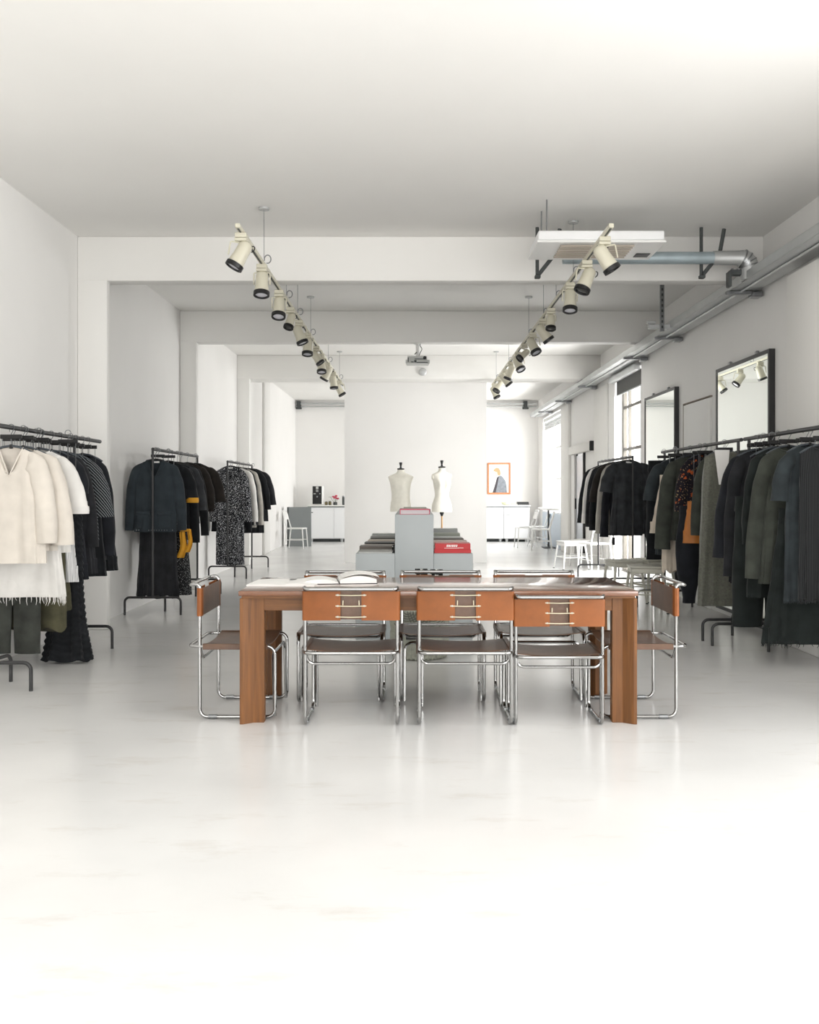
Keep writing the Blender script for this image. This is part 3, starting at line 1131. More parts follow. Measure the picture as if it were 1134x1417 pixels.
# on the tower: pink framed magazine, dark book behind
t = thing('boxed_book', 'pale boxed book with crimson edges on top of the plinth tower', 'book', (PX - 0.005, 8.37, 1.097))
b = B()
add_box(b, (0.256, 0.29, 0.04), (0, 0, 0.021), bevel=0.001)
obj('slipcase', b, mat('pale_lilac_paper', (200, 192, 195), rough=0.6), t)
b = B()
add_box(b, (0.264, 0.296, 0.006), (0, 0, 0.0425), bevel=0.001)
add_box(b, (0.264, 0.296, 0.003), (0, 0, 0.0015), bevel=0.001)
for sx in (-1, 1):
    add_box(b, (0.006, 0.006, 0.04), (sx * 0.129, -0.145, 0.021))
    add_box(b, (0.006, 0.006, 0.04), (sx * 0.129, 0.145, 0.021))
obj('cover_edge', b, M['pink'], t, smooth=False)
make_book('book', 'pink book lying behind the boxed book with crimson edges', 'book', (PX - 0.0, 8.98, 1.097), 0.24, 0.3, 0.016, M['pink'])
make_book('book', 'long dark sage book lying furthest back on the plinth tower', 'book', (PX + 0.0, 9.9, 1.097), 0.24, 0.3, 0.035, covers[6])
for (x, nm) in ((-0.14, 'left'), (0.14, 'right')):
    t = thing('camera_lens', 'small dark lens cap at the %s edge of the plinth tower' % nm, 'lens cap', (PX + x * 0.95, 9.3, 1.097))
    b = B()
    add_lathe(b, [(0.02, 0), (0.02, 0.025), (0.014, 0.028), (0.012, 0.02)], 14)
    obj('barrel', b, M['blackp'], t)

# round ribbed basket with magazines between table and plinth
bx, by = 0.05, 7.35
t = thing('ribbed_basket', 'round grey ribbed basket on the floor between table and plinth', 'basket', (bx, by, 0))
b = B()
prof = [(0.19, 0.0), (0.215, 0.02), (0.225, 0.09), (0.222, 0.13)]
add_lathe(b, prof, 40)
obj('base_drum', b, M['basket'], t)
b = B()
for k in range(40):
    a = 2 * PI * k / 40
    add_tube(b, [(0.21 * math.cos(a), 0.21 * math.sin(a), 0.01), (0.23 * math.cos(a), 0.23 * math.sin(a), 0.09), (0.226 * math.cos(a), 0.226 * math.sin(a), 0.128)], 0.006, 5)
obj('lower_rib', b, M['basket'], t)
b = B()
add_lathe(b, [(0.228, 0.13), (0.232, 0.14), (0.232, 0.2), (0.228, 0.21)], 40)
obj('band', b, M['basket'], t)
b = B()
add_lathe(b, [(0.226, 0.21), (0.24, 0.3), (0.225, 0.38), (0.195, 0.4), (0.18, 0.38)], 40, cap1=False)
obj('bowl', b, M['basket'], t)
b = B()
for k in range(9):
    rr = 0.03 + 0.022 * k
    for cx in (-0.10, 0.11):
        pts = []
        for j in range(13):
            an = PI + PI * j / 12
            ang = (cx + rr * math.cos(an)) / 0.245 - PI / 2
            zz = 0.385 + rr * 0.8 * math.sin(an)
            if zz > 0.215 and abs(cx + rr * math.cos(an)) < 0.24:
                pts.append((0.243 * math.cos(ang), 0.243 * math.sin(ang), zz))
        if len(pts) > 2:
            add_tube(b, pts, 0.0035, 5)
obj('arched_weave', b, M['basketd'], t)
b = B()
add_box(b, (0.09, 0.02, 0.03), (-0.06, -0.235, 0.185), bevel=0.004)
obj('clasp', b, M['blackp'], t)
for (x, lab) in ((-0.045, 'left'), (0.075, 'right')):
    t = thing('printed_magazine', 'black patterned magazine standing upright in the ribbed basket, %s one' % lab, 'magazine', (bx + 0.06 + x, by + 0.02, 0.12), 0, 'magazines in the basket')
    b = B()
    add_box(b, (0.1, 0.012, 0.56 if x > 0 else 0.57), (0, 0, 0.285), bevel=0.001)
    obj('cover', b, M['floralprint'], t, smooth=False)
    b = B()
    add_box(b, (0.094, 0.006, 0.564), (0, 0.008, 0.283))
    obj('pages', b, M['paper'], t, smooth=False)

# ------------------------------------------------------------------ dress forms
def make_form(label, loc, rotz, female):
    t = thing('dress_form', label, 'dress form', loc, rotz, 'dress forms behind the plinth')
    if female:
        sec = [(0.95, 0.172, 0.115, 0.0), (0.985, 0.178, 0.12, 0.0), (1.06, 0.172, 0.118, 0.0), (1.13, 0.15, 0.105, 0.0), (1.21, 0.12, 0.088, 0.0),
               (1.27, 0.118, 0.088, 0.0), (1.33, 0.13, 0.098, -0.005), (1.40, 0.146, 0.108, -0.01), (1.46, 0.152, 0.1, -0.005), (1.52, 0.165, 0.088, 0.0),
               (1.565, 0.178, 0.075, 0.0), (1.592, 0.172, 0.062, 0.005), (1.612, 0.12, 0.058, 0.008), (1.632, 0.072, 0.055, 0.008), (1.66, 0.056, 0.05, 0.004), (1.70, 0.052, 0.048, 0.0)]
    else:
        sec = [(0.95, 0.182, 0.115, 0.0), (1.0, 0.184, 0.12, 0.0), (1.08, 0.176, 0.118, 0.0), (1.16, 0.162, 0.112, 0.0), (1.24, 0.158, 0.112, 0.0),
               (1.32, 0.164, 0.118, -0.005), (1.40, 0.176, 0.12, -0.01), (1.47, 0.192, 0.112, -0.005), (1.52, 0.214, 0.1, 0.0), (1.548, 0.23, 0.08, 0.0), (1.562, 0.212, 0.066, 0.004),
               (1.598, 0.135, 0.06, 0.008), (1.622, 0.08, 0.058, 0.008), (1.645, 0.062, 0.055, 0.004), (1.675, 0.058, 0.052, 0.0)]
    b = B()
    N = 36
    rows = []
    for (z, w, d, yo) in sec:
        row = []
        for k in range(N):
            a = 2 * PI * k / N
            x = w * math.copysign(abs(math.cos(a)) ** 0.85, math.cos(a))
            y = d * math.copysign(abs(math.sin(a)) ** 0.85, math.sin(a)) + yo
            if y < 0:
                for sx in (-1, 1):
                    g = math.exp(-((x - sx * 0.07) / 0.045) ** 2 - ((z - (1.42 if female else 1.45)) / 0.06) ** 2)
                    y -= (0.055 if female else 0.016) * g
            row.append(Vector((x, y, z)))
        rows.append(row)
    vs = add_grid(b, rows, closed_u=True)
    b.faces.new(vs[-1])
    b.faces.new(list(reversed(vs[0])))
    obj('torso', b, M['calico'], t, ang=60)
    ztop = sec[-1][0]
    b = B()
    add_lathe(b, [(0.05, ztop - 0.002), (0.064, ztop + 0.008), (0.062, ztop + 0.022), (0.02, ztop + 0.03), (0.014, ztop + 0.06), (0.026, ztop + 0.11), (0.028, ztop + 0.125), (0.012, ztop + 0.13)], 20)
    obj('neck_cap', b, M['blackp'], t)
    for s in (-1, 1):
        b = B()
        zz = 1.53 if not female else 1.54
        add_lathe(b, [(0.05, 0), (0.05, 0.008), (0.03, 0.01)], 18, Matrix.Translation((s * ((0.198 if not female else 0.164)), 0, zz)) @ Matrix.Rotation(R(90 * s), 4, 'Y') @ Matrix.Scale(0.9, 4))
        obj('arm_plate', b, M['calico'], t)
    b = B()
    add_lathe(b, [(0.036, 0.95), (0.036, 0.92), (0.02, 0.895), (0.02, 0.88)], 14)
    obj('collar', b, M['blackp'], t)
    b = B()
    add_tube(b, [(0, 0, 0.88), (0, 0, 0.64)], 0.014, 10)
    obj('pole', b, M['lightwood'], t)
    b = B()
    add_lathe(b, [(0.012, 0.66), (0.024, 0.64), (0.024, 0.60), (0.014, 0.58), (0.014, 0.2)], 12)
    obj('height_knob', b, M['blackp'], t)
    for k in range(3):
        a = 2 * PI * k / 3 + 0.5
        b = B()
        add_tube(b, fillet([(0, 0, 0.22), (0.1 * math.cos(a), 0.1 * math.sin(a), 0.2), (0.26 * math.cos(a), 0.26 * math.sin(a), 0.014)], 0.08, 5), 0.014, 8)
        obj('leg', b, M['blackm'], t)
    return t


make_form('broad shouldered ivory dress form left of the plinth tower', (-0.215, 16.2, 0.0), R(-14), False)
make_form('slim waisted ivory dress form on a pale pole, right of the tower', (0.49, 15.9, 0.045 - 0.045), R(14), True)

# ------------------------------------------------------------------ kitchen at the back
def cabinet(label, x0, x1, doors, drawer=False):
    w = x1 - x0
    t = thing('base_cabinet', label, 'cabinet', ((x0 + x1) / 2, 24.3, 0))
    b = B()
    add_box(b, (w, 0.56, 0.81), (0, 0, 0.49), bevel=0.003)
    obj('body', b, M['cab'], t)
    b = B()
    add_box(b, (w - 0.04, 0.4, 0.09), (0, 0.05, 0.045))
    obj('toe_kick', b, M['dark'], t, smooth=False)
    for s in (-1, 1):
        b = B()
        add_lathe(b, [(0.03, 0), (0.04, 0.085)], 12, Matrix.Translation((s * (w / 2 - 0.08), -0.22, 0)))
        obj('foot', b, M['galv'], t)
    x = -w / 2
    for dw in doors:
        b = B()
        dz = 0.2 if drawer else 0.0
        add_box(b, (dw - 0.008, 0.02, 0.79 - dz), (x + dw / 2, -0.29, 0.49 - dz / 2), bevel=0.003)
        obj('door', b, M['cab'], t)
        if drawer:
            b = B()
            add_box(b, (dw - 0.008, 0.02, 0.185), (x + dw / 2, -0.29, 0.79), bevel=0.003)
            dr = obj('drawer', b, M['cab'], t)
            b = B()
            add_box(b, (0.12, 0.02, 0.012), (x + 0.12, -0.307, 0.705), bevel=0.003)
            obj('handle', b, M['galv'], dr)
        x += dw
    return t


def worktop(label, x0, x1):
    t = thing('worktop', label, 'worktop', ((x0 + x1) / 2, 24.28, 0.905))
    b = B()
    add_box(b, (x1 - x0, 0.62, 0.032), (0, 0, 0.028), bevel=0.004)
    obj('slab', b, mat('white_laminate', (236, 236, 232), rough=0.3), t)
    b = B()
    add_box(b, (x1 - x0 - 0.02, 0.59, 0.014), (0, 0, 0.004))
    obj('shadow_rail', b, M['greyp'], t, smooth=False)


cabinet('white lacquered cabinet below the black coffee machine', -2.70, -1.76, [0.66, 0.28])
cabinet('white cabinet left of partition edge beside the flower cabinet', -1.755, -1.0, [0.37, 0.37])
worktop('white worktop carrying the coffee machine and flowers', -2.72, -1.0)
cabinet('white drawer cabinet below the framed portrait', 1.35, 2.33, [0.97], True)
cabinet('white drawer cabinet between portrait cabinet and far window', 2.335, 3.0, [0.66], True)
worktop('white worktop below the orange framed portrait', 1.33, 3.02)
ZW = 0.949
t = thing('coffee_machine', 'black and white coffee machine on the left back worktop', 'coffee machine', (-2.46, 24.2, ZW))
b = B()
add_box(b, (0.29, 0.34, 0.5), (0, 0, 0.25), bevel=0.04, seg=4)
obj('housing', b, M['whitem'], t)
b = B()
add_box(b, (0.235, 0.02, 0.46), (-0.012, -0.168, 0.255), bevel=0.009, seg=2)
obj('front_panel', b, M['blackp'], t)
b = B()
add_box(b, (0.065, 0.006, 0.06), (-0.01, -0.18, 0.445), bevel=0.002)
for k in range(2):
    add_box(b, (0.065, 0.006, 0.016), (-0.01, -0.18, 0.385 - 0.035 * k), bevel=0.002)
add_box(b, (0.06, 0.006, 0.018), (-0.075, -0.18, 0.29), bevel=0.002)
add_box(b, (0.03, 0.006, 0.018), (0.06, -0.18, 0.29), bevel=0.002)
obj('display', b, M['projgrey'], t)
b = B()
add_lathe(b, [(0.02, 0), (0.016, 0.03)], 10, Matrix.Translation((-0.01, -0.18, 0.215)) @ Matrix.Rotation(R(90), 4, 'X'))
obj('spout', b, M['steel'], t)
t = thing('flower_bunch', 'pink flower bunch on the left back worktop', 'flowers', (-2.02, 24.2, ZW))
b = B()
add_lathe(b, [(0.05, 0.0), (0.055, 0.03), (0.05, 0.07), (0.055, 0.075)], 14)
obj('pot', b, M['dark'], t)
for (x, y, z, s) in ((0.0, -0.02, 0.17, 0.07), (0.06, 0.0, 0.15, 0.06), (-0.05, 0.01, 0.2, 0.05), (0.02, 0.03, 0.22, 0.055)):
    b = B()
    for j in range(9):
        a = 2 * PI * j / 9
        for q, (rr, zz) in enumerate(((0.9, 0.1), (0.55, 0.35))):
            mx = Matrix.Translation((x, y, z)) @ Matrix.Rotation(a + q * 0.3, 4, 'Z') @ Matrix.Translation((s * rr * 0.6, 0, s * zz)) @ Matrix.Rotation(R(-30 - 30 * q), 4, 'Y')
            add_lathe(b, [(s * 0.1, -s * 0.1), (s * 0.38, 0), (s * 0.3, s * 0.1)], 7, mx)
    obj('bloom', b, M['flower'], t)
b = B()
for (x, y, z) in ((0.0, -0.02, 0.17), (0.06, 0, 0.15), (-0.05, 0.01, 0.2), (0.02, 0.03, 0.22), (-0.12, -0.02, 0.2)):
    add_tube(b, [(x * 0.2, y * 0.2, 0.05), (x, y, z)], 0.004, 5)
add_prism(b, [(-0.17, -0.01), (-0.13, -0.03), (-0.09, 0.0), (-0.13, 0.02)], 0.2, 0.206)
obj('stem', b, M['leafdark'], t)
for (x, lab, hh, m_) in ((-2.245, 'brown storage jar beside the coffee machine', 0.09, mat('amber_jar', (112, 100, 66), rough=0.25)),
                         (-2.15, 'low amber jar between brown jar and flowers', 0.1, mat('amber_jar_dark', (98, 90, 60), rough=0.25))):
    t = thing('storage_jar', lab, 'jar', (x, 24.12, ZW))
    b = B()
    add_lathe(b, [(0.034, 0), (0.04, 0.01), (0.04, hh * 0.8), (0.032, hh * 0.9)], 14)
    obj('glass', b, m_, t)
    b = B()
    add_lathe(b, [(0.034, hh * 0.9), (0.034, hh)], 14)
    obj('lid', b, M['dark'], t)
t = thing('canister', 'tall dark canister near the partition edge on left worktop', 'canister', (-1.80, 24.15, ZW))
b = B()
add_lathe(b, [(0.034, 0), (0.036, 0.01), (0.036, 0.2), (0.03, 0.21)], 16)
obj('body', b, M['dark'], t)
b = B()
add_lathe(b, [(0.037, 0.205), (0.037, 0.235), (0.02, 0.24)], 16)
obj('lid', b, M['steel'], t)
t = thing('bowl', 'pale yellow green bowl on the right back worktop', 'bowl', (2.41, 24.15, ZW))
b = B()
add_lathe(b, [(0.06, 0), (0.1, 0.02), (0.14, 0.08), (0.13, 0.08), (0.09, 0.03), (0.01, 0.018)], 24)
obj('bowl', b, M['palegreen'], t)
for k, (h, lab) in enumerate(((0.035, 'lower dark book on the right back worktop'), (0.045, 'upper dark book on the right back worktop'))):
    make_book('book', lab, 'book', (2.84 - 0.01 * k, 24.15, ZW + 0.035 * k), 0.30, 0.22, h, M['blackp'] if k else covers[4])

# framed portrait on the back wall
t = thing('framed_portrait', 'orange wood framed portrait of a person in grey jacket', 'picture', (2.26, 24.575, 1.64))
W, H = 0.61, 0.83
b = B()
for (sx, sz, cx, cz) in ((W, 0.044, 0, H / 2 - 0.022), (W, 0.044, 0, -H / 2 + 0.022), (0.044, H - 0.088, -W / 2 + 0.022, 0), (0.044, H - 0.088, W / 2 - 0.022, 0)):
    add_box(b, (sx, 0.04, sz), (cx, 0, cz), bevel=0.003)
obj('picture_frame', b, M['framewood'], t)
b = B()
add_box(b, (W - 0.05, 0.012, H - 0.05), (0, 0.005, 0))
FX = Matrix.Translation((0, -0.003, 0)) @ Matrix.Rotation(R(90), 4, 'X')
jac = [(-0.17, -0.38), (0.21, -0.38), (0.205, -0.22), (0.17, -0.06), (0.10, 0.04), (0.04, 0.08), (-0.02, 0.055), (-0.06, -0.0), (-0.09, -0.12), (-0.12, -0.26)]
add_prism(b, jac, 0, 0.001, FX, mi=1)
add_prism(b, [(-0.17, -0.38), (-0.09, -0.38), (-0.03, -0.12), (0.0, 0.05), (-0.05, 0.03), (-0.09, -0.12)], 0.001, 0.002, FX, mi=2)
add_prism(b, [(-0.12, 0.16), (-0.11, 0.1), (-0.085, 0.06), (-0.03, 0.05), (0.0, 0.08), (-0.01, 0.18), (-0.07, 0.21)], 0.001, 0.002, FX, mi=3)
add_prism(b, [(-0.15, 0.2), (-0.12, 0.25), (-0.06, 0.285), (0.0, 0.265), (0.035, 0.2), (0.045, 0.11), (0.01, 0.07), (-0.03, 0.1), (-0.05, 0.17), (-0.1, 0.18)], 0.002, 0.003, FX, mi=4)
obj('print', b, [M['paper'], M['printgrey'], M['printdark'], M['skin'], M['hair']], t, smooth=False)

# grey leaning panel and chair by the left wall
t = thing('grey_panel', 'grey board standing behind the white chair, left wall corner', 'panel', (-2.72, 22.1, 0), R(0))
b = B()
add_box(b, (0.54, 0.05, 0.93), (0.04, 0, 0.465), bevel=0.006)
obj('board', b, M['greyp'], t)
b = B()
add_box(b, (0.03, 0.3, 0.93), (-0.245, 0.1, 0.465), bevel=0.006)
obj('side_edge', b, M['dark'], t)
b = B()
add_box(b, (0.09, 0.03, 0.02), (0.3, 0.02, 0.8), bevel=0.005)
obj('catch', b, M['dark'], t)


def make_white_chair(label, loc, rotz, group=None, m_=None):
    """faces +x locally"""
    m_ = m_ or M['whitem']
    t = thing('metal_chair', label, 'chair', loc, rotz, group)
    b = B()
    add_box(b, (0.40, 0.40, 0.022), (0.02, 0, 0.455), bevel=0.01, seg=2)
    add_box(b, (0.36, 0.36, 0.006), (0.02, 0, 0.468), bevel=0.002)
    obj('seat', b, m_, t)
    for s in (-1, 1):
        b = B()
        add_tube(b, [(0.2, s * 0.175, 0.45), (0.235, s * 0.195, 0.0)], [0.014, 0.011], 8)
        obj('leg', b, m_, t)
        b = B()
        add_tube(b, [(-0.16, s * 0.175, 0.45), (-0.215, s * 0.195, 0.0)], [0.014, 0.011], 8)
        obj('leg', b, m_, t)
    b = B()
    add_tube(b, fillet([(-0.15, -0.175, 0.44), (-0.2, -0.175, 0.6), (-0.27, -0.165, 0.86), (-0.27, 0.165, 0.86), (-0.2, 0.175, 0.6), (-0.15, 0.175, 0.44)], 0.06, 5), 0.013, 8)
    obj('back_frame', b, m_, t)
    b = B()
    rows = []
    for z in (0.66, 0.72, 0.78, 0.83):
        x = -0.2 - 0.07 * (z - 0.6) / 0.26
        rows.append([Vector((x - 0.02 * (1 - (y / 0.17) ** 2), y, z)) for y in [-0.165 + 0.33 * k / 8 for k in range(9)]])
    a = add_grid(b, rows)
    c = add_grid(b, [[p + Vector((0.012, 0, 0)) for p in r_] for r_ in rows])
    for r_ in (0, -1):
        for k in range(8):
            b.faces.new((a[r_][k], a[r_][k + 1], c[r_][k + 1], c[r_][k]))
    obj('backrest', b, m_, t)
    b = B()
    for s in (-1, 1):
        add_tube(b, [(-0.18, s * 0.185, 0.2), (0.215, s * 0.185, 0.2)], 0.008, 6)
    obj('stretcher', b, m_, t)
    return t


wc = make_white_chair('white metal chair before the grey board, left back corner', (-2.68, 21.3, 0), R(-8), None)
GW = 'white metal chairs in the back of the room'
dup(wc, (2.62, 21.7, 0), PI + 0.1, 'white metal chair before the right back cabinets, nearest partition', GW)
dup(wc, (3.0, 22.3, 0), PI - 0.3, 'white metal chair pushed against the far bright window', GW)
dup(wc, (2.86, 20.7, 0), PI - 0.1, 'white metal chair in front of the bar table', GW)
dup(wc, (3.02, 16.2, 0), PI + 0.35, 'white metal chair below the steel door, behind the rail', GW)
dup(wc, (2.95, 15.1, 0), R(110), 'white metal chair behind the peplum top rail', GW)
t = thing('magazine', 'dark folded leaflet on the white chair before back cabinets', 'leaflet', (2.58, 21.65, 0.4715), 0.5)
b = B()
add_box(b, (0.2, 0.14, 0.006), (0, 0, 0.003), bevel=0.001)
obj('cover', b, M['dark'], t)
b = B()
add_box(b, (0.19, 0.13, 0.002), (0, 0, 0.007))
obj('pages', b, M['paperg'], t)

t = thing('bar_table', 'white table on a black pedestal below the far window', 'table', (3.12, 21.2, 0))
b = B()
add_box(b, (0.30, 1.5, 0.04), (0, 0.3, 0.9), bevel=0.015, seg=2)
obj('table_top', b, M['whitem'], t)
b = B()
add_tube(b, [(0.0, 0.3, 0.88), (0.0, 0.3, 0.02)], 0.022, 10)
obj('pedestal', b, M['blackm'], t)
b = B()
add_box(b, (0.26, 0.5, 0.02), (0.0, 0.3, 0.01), bevel=0.006)
obj('foot', b, M['blackm'], t)
b = B()
add_box(b, (0.02, 2.9, 0.78), (XR - 0.012, 22.2, 0.4))
struct('trim_%d' % (n_trim + 1), b, M['bluewhite'])


def make_stool(label, loc, rotz, group, m_, h=0.5, w=0.36):
    t = thing('metal_stool', label, 'stool', loc, rotz, group)
    b = B()
    add_box(b, (w, w, 0.02), (0, 0, h - 0.012), bevel=0.008, seg=2)
    add_box(b, (w - 0.01, w - 0.01, 0.06), (0, 0, h - 0.05), bevel=0.02, seg=2)
    obj('seat', b, m_, t)
    for sx in (-1, 1):
        for sy in (-1, 1):
            b = B()
            add_tube(b, [(sx * (w / 2 - 0.03), sy * (w / 2 - 0.03), h - 0.03), (sx * (w / 2 + 0.025), sy * (w / 2 + 0.025), 0.0)], [0.018, 0.012], 8)
            lg = obj('leg', b, m_, t)
            b = B()
            add_lathe(b, [(0.016, 0), (0.016, 0.012)], 8, Matrix.Translation((sx * (w / 2 + 0.025), sy * (w / 2 + 0.025), 0)))
            obj('foot', b, M['dark'], lg)
    b = B()
    q = w / 2 + 0.003
    add_tube(b, [(-q, -q, 0.2), (q, -q, 0.2), (q, q, 0.2), (-q, q, 0.2)], 0.007, 6, closed=True)
    obj('stretcher', b, m_, t)
    return t


GS = 'low metal stools behind the right rails'
s0 = make_stool('grey cream metal stool behind right table corner, nearest the peplum top', (2.47, 10.95, 0), R(8), GS, M['creamm'])
dup(s0, (2.52, 10.12, 0), R(-6), 'grey cream metal stool behind right table end chair, middle of three')
dup(s0, (2.86, 11.15, 0), R(20), 'grey cream metal stool partly hidden by black trousers')
make_stool('white metal stool below the steel door, before the white chair', (2.66, 15.7, 0), R(12), GS, M['whitem'], 0.47, 0.4)

# mirrors on the right wall
def make_mirror(label, y0, y1, z1):
    t = thing('wall_mirror', label, 'mirror', (XR - 0.03, (y0 + y1) / 2, 0.06), 0)
    h, l, fr = z1 - 0.06, y1 - y0, 0.035
    b = B()
    add_box(b, (0.055, fr, h), (0, -l / 2 + fr / 2, h / 2))
    add_box(b, (0.055, fr, h), (0, l / 2 - fr / 2, h / 2))
    add_box(b, (0.055, l - 2 * fr, fr), (0, 0, fr / 2))
    add_box(b, (0.055, l - 2 * fr, fr), (0, 0, h - fr / 2))
    obj('mirror_frame', b, M['blackm'], t, smooth=False)
    b = B()
    add_box(b, (0.01, l - 2 * fr, h - 2 * fr), (-0.016, 0, h / 2))
    obj('mirror_glass', b, M['mirror'], t, smooth=False)
    b = B()
    for y in (-l / 4, l / 4):
        add_box(b, (0.03, 0.05, 0.04), (0.0, y, h + 0.015), bevel=0.006)
    obj('wall_clip', b, M['steel'], t)


make_mirror('tall black framed mirror on the right wall, larger in view', 8.5, 10.0, 2.6)
make_mirror('tall black framed mirror beside the black framed window', 11.57, 13.08, 2.6)

# ------------------------------------------------------------------ clothes rails
RAILH = 1.745


def make_rack(label, x, y0, y1, over0=0.0, over1=0.0, foot=0.31, uprights=True):
    """rail along y at x; T shaped bases at y0 and y1"""
    t = thing('clothes_rack', label, 'clothes rack', (x, (y0 + y1) / 2, 0))
    c = (y0 + y1) / 2
    b = B()
    add_tube(b, [(0, y0 - over0 - c, RAILH), (0, y1 + over1 - c, RAILH)], 0.0165, 12)
    obj('rail', b, M['blackm'], t)
    for (y, s) in ((y0 - c, 1), (y1 - c, -1)):
        b = B()
        add_tube(b, [(0, y, 0.185), (0, y, RAILH)], 0.0135, 10)
        obj('upright', b, M['blackm'], t)
        b = B()
        add_tube(b, fillet([(-foot, y, 0), (-foot, y, 0.185), (foot, y, 0.185), (foot, y, 0)], 0.05, 5), 0.0125, 10)
        bf = obj('base_frame', b, M['blackm'], t)
        b = B()
        add_tube(b, fillet([(0, y, 0.185), (0.05, y + s * 0.3, 0.185), (0.05, y + s * 0.3, 0)], 0.05, 5), 0.0125, 10)
        obj('rear_foot', b, M['blackm'], bf)
    return t


RL, RR = -2.80, 2.83
make_rack('black clothes rail nearest the camera along the left wall', RL, 6.08, 7.72, 0.05, 0.62)
make_rack('black clothes rail with the slate jacket, middle of the left wall', -2.74, 9.82, 11.85, foot=0.295)
make_rack('black clothes rail with the speckled dress, far left wall', -2.765, 13.9, 16.0, foot=0.28)
make_rack('black clothes rail nearest the camera along the right wall', RR, 5.5, 7.86, 0.05, 0.1)
make_rack('black clothes rail with the grey velvet coat, right wall', RR, 8.12, 10.5, 0.08, 0.1)
make_rack('black clothes rail with the peplum top, far right', 2.82, 11.97, 14.2)


# ------------------------------------------------------------------ garments
def sp(c, p):
    return math.copysign(abs(c) ** p, c)


def body_mesh(w0, w1, L, dep=0.06, neck='crew', slope=0.05, kf=7, amp=0.012, waist=None, seed=0, top_open=False, nt=22, N=56, ruffle=0.0, hemwave=0.0, dhem=None, wp=1.0):
    if ruffle:
        nt = 110
    b = B()
    rows = []
    nk = 0.085
    dh = dhem or dep * 1.25
    for i in range(nt + 1):
        t = i / nt
        w = w0 + (w1 - w0) * t ** wp
        if waist:
            w -= waist * math.exp(-((t - 0.5) / 0.16) ** 2)
        if not top_open and t < 0.12:
            w *= 0.96 + 0.04 * (t / 0.12)
        d = (0.012 + (dep - 0.012) * min(1, t / 0.16)) if not top_open else dep * (0.75 + 0.25 * min(1, t / 0.2))
        d += (dh - dep) * t ** wp
        row = []
        for k in range(N):
            a = 2 * PI * k / N
            cx, sy = math.cos(a), math.sin(a)
            f = amp * (0.15 + t) * math.sin(kf * a + seed * 1.7) + amp * 0.7 * t * math.sin((kf * 2 + 3) * a + seed * 0.9 + 2 * t)
            f += 0.012 * noise.noise((cx * 2.3 + seed, sy * 2.3, t * 5))
            x = w * sp(cx, 0.75) + f * cx * 0.6
            y = d * sp(sy, 0.8) + f * sy
            z = -t * L
            y += 0.016 * (0.2 + t) * noise.noise((x * 11 + seed * 3.1, seed, t * 1.3)) * abs(sy)
            if not top_open:
                fall = max(0.0, 1 - t / 0.3)
                ax = abs(x)
                if ax > nk:
                    z -= slope * fall * (ax - nk) / max(0.02, w0 - nk)
                elif neck and sy < 0.05:
                    dip = {'crew': 0.04, 'v': 0.2, 'scoop': 0.09, 'none': 0.01}[neck]
                    q = (1 - ax / nk)
                    z -= dip * max(0, 1 - t / 0.22) * (q if neck == 'v' else q ** 0.5)
            if ruffle:
                y += ruffle * math.sin(t * L * 130 + 1.5 * math.sin(5 * a)) * sp(sy, 0.6)
                x += ruffle * math.sin(t * L * 130 + 1.5 * math.sin(5 * a)) * cx
            z += hemwave * t ** 6 * math.sin(kf * a + seed)
            row.append(Vector((x, y, z)))
        rows.append(row)
    vs = add_grid(b, rows, closed_u=True)
    # turned-in hem so the cloth shows a thickness at its lower edge
    inn = [b.verts.new(Vector((v.co.x * 0.975, v.co.y * 0.93, v.co.z + 0.004))) for v in vs[-1]]
    up = [b.verts.new(Vector((v.co.x * 0.97, v.co.y * 0.9, v.co.z + (0.12 if wp == 1.0 else 0.012)))) for v in vs[-1]]
    for k in range(N):
        b.faces.new((vs[-1][k], vs[-1][(k + 1) % N], inn[(k + 1) % N], inn[k]))
        b.faces.new((inn[k], inn[(k + 1) % N], up[(k + 1) % N], up[k]))
    b.faces.new(up)
    if top_open:
        b.faces.new(list(reversed(vs[0])))
    return b


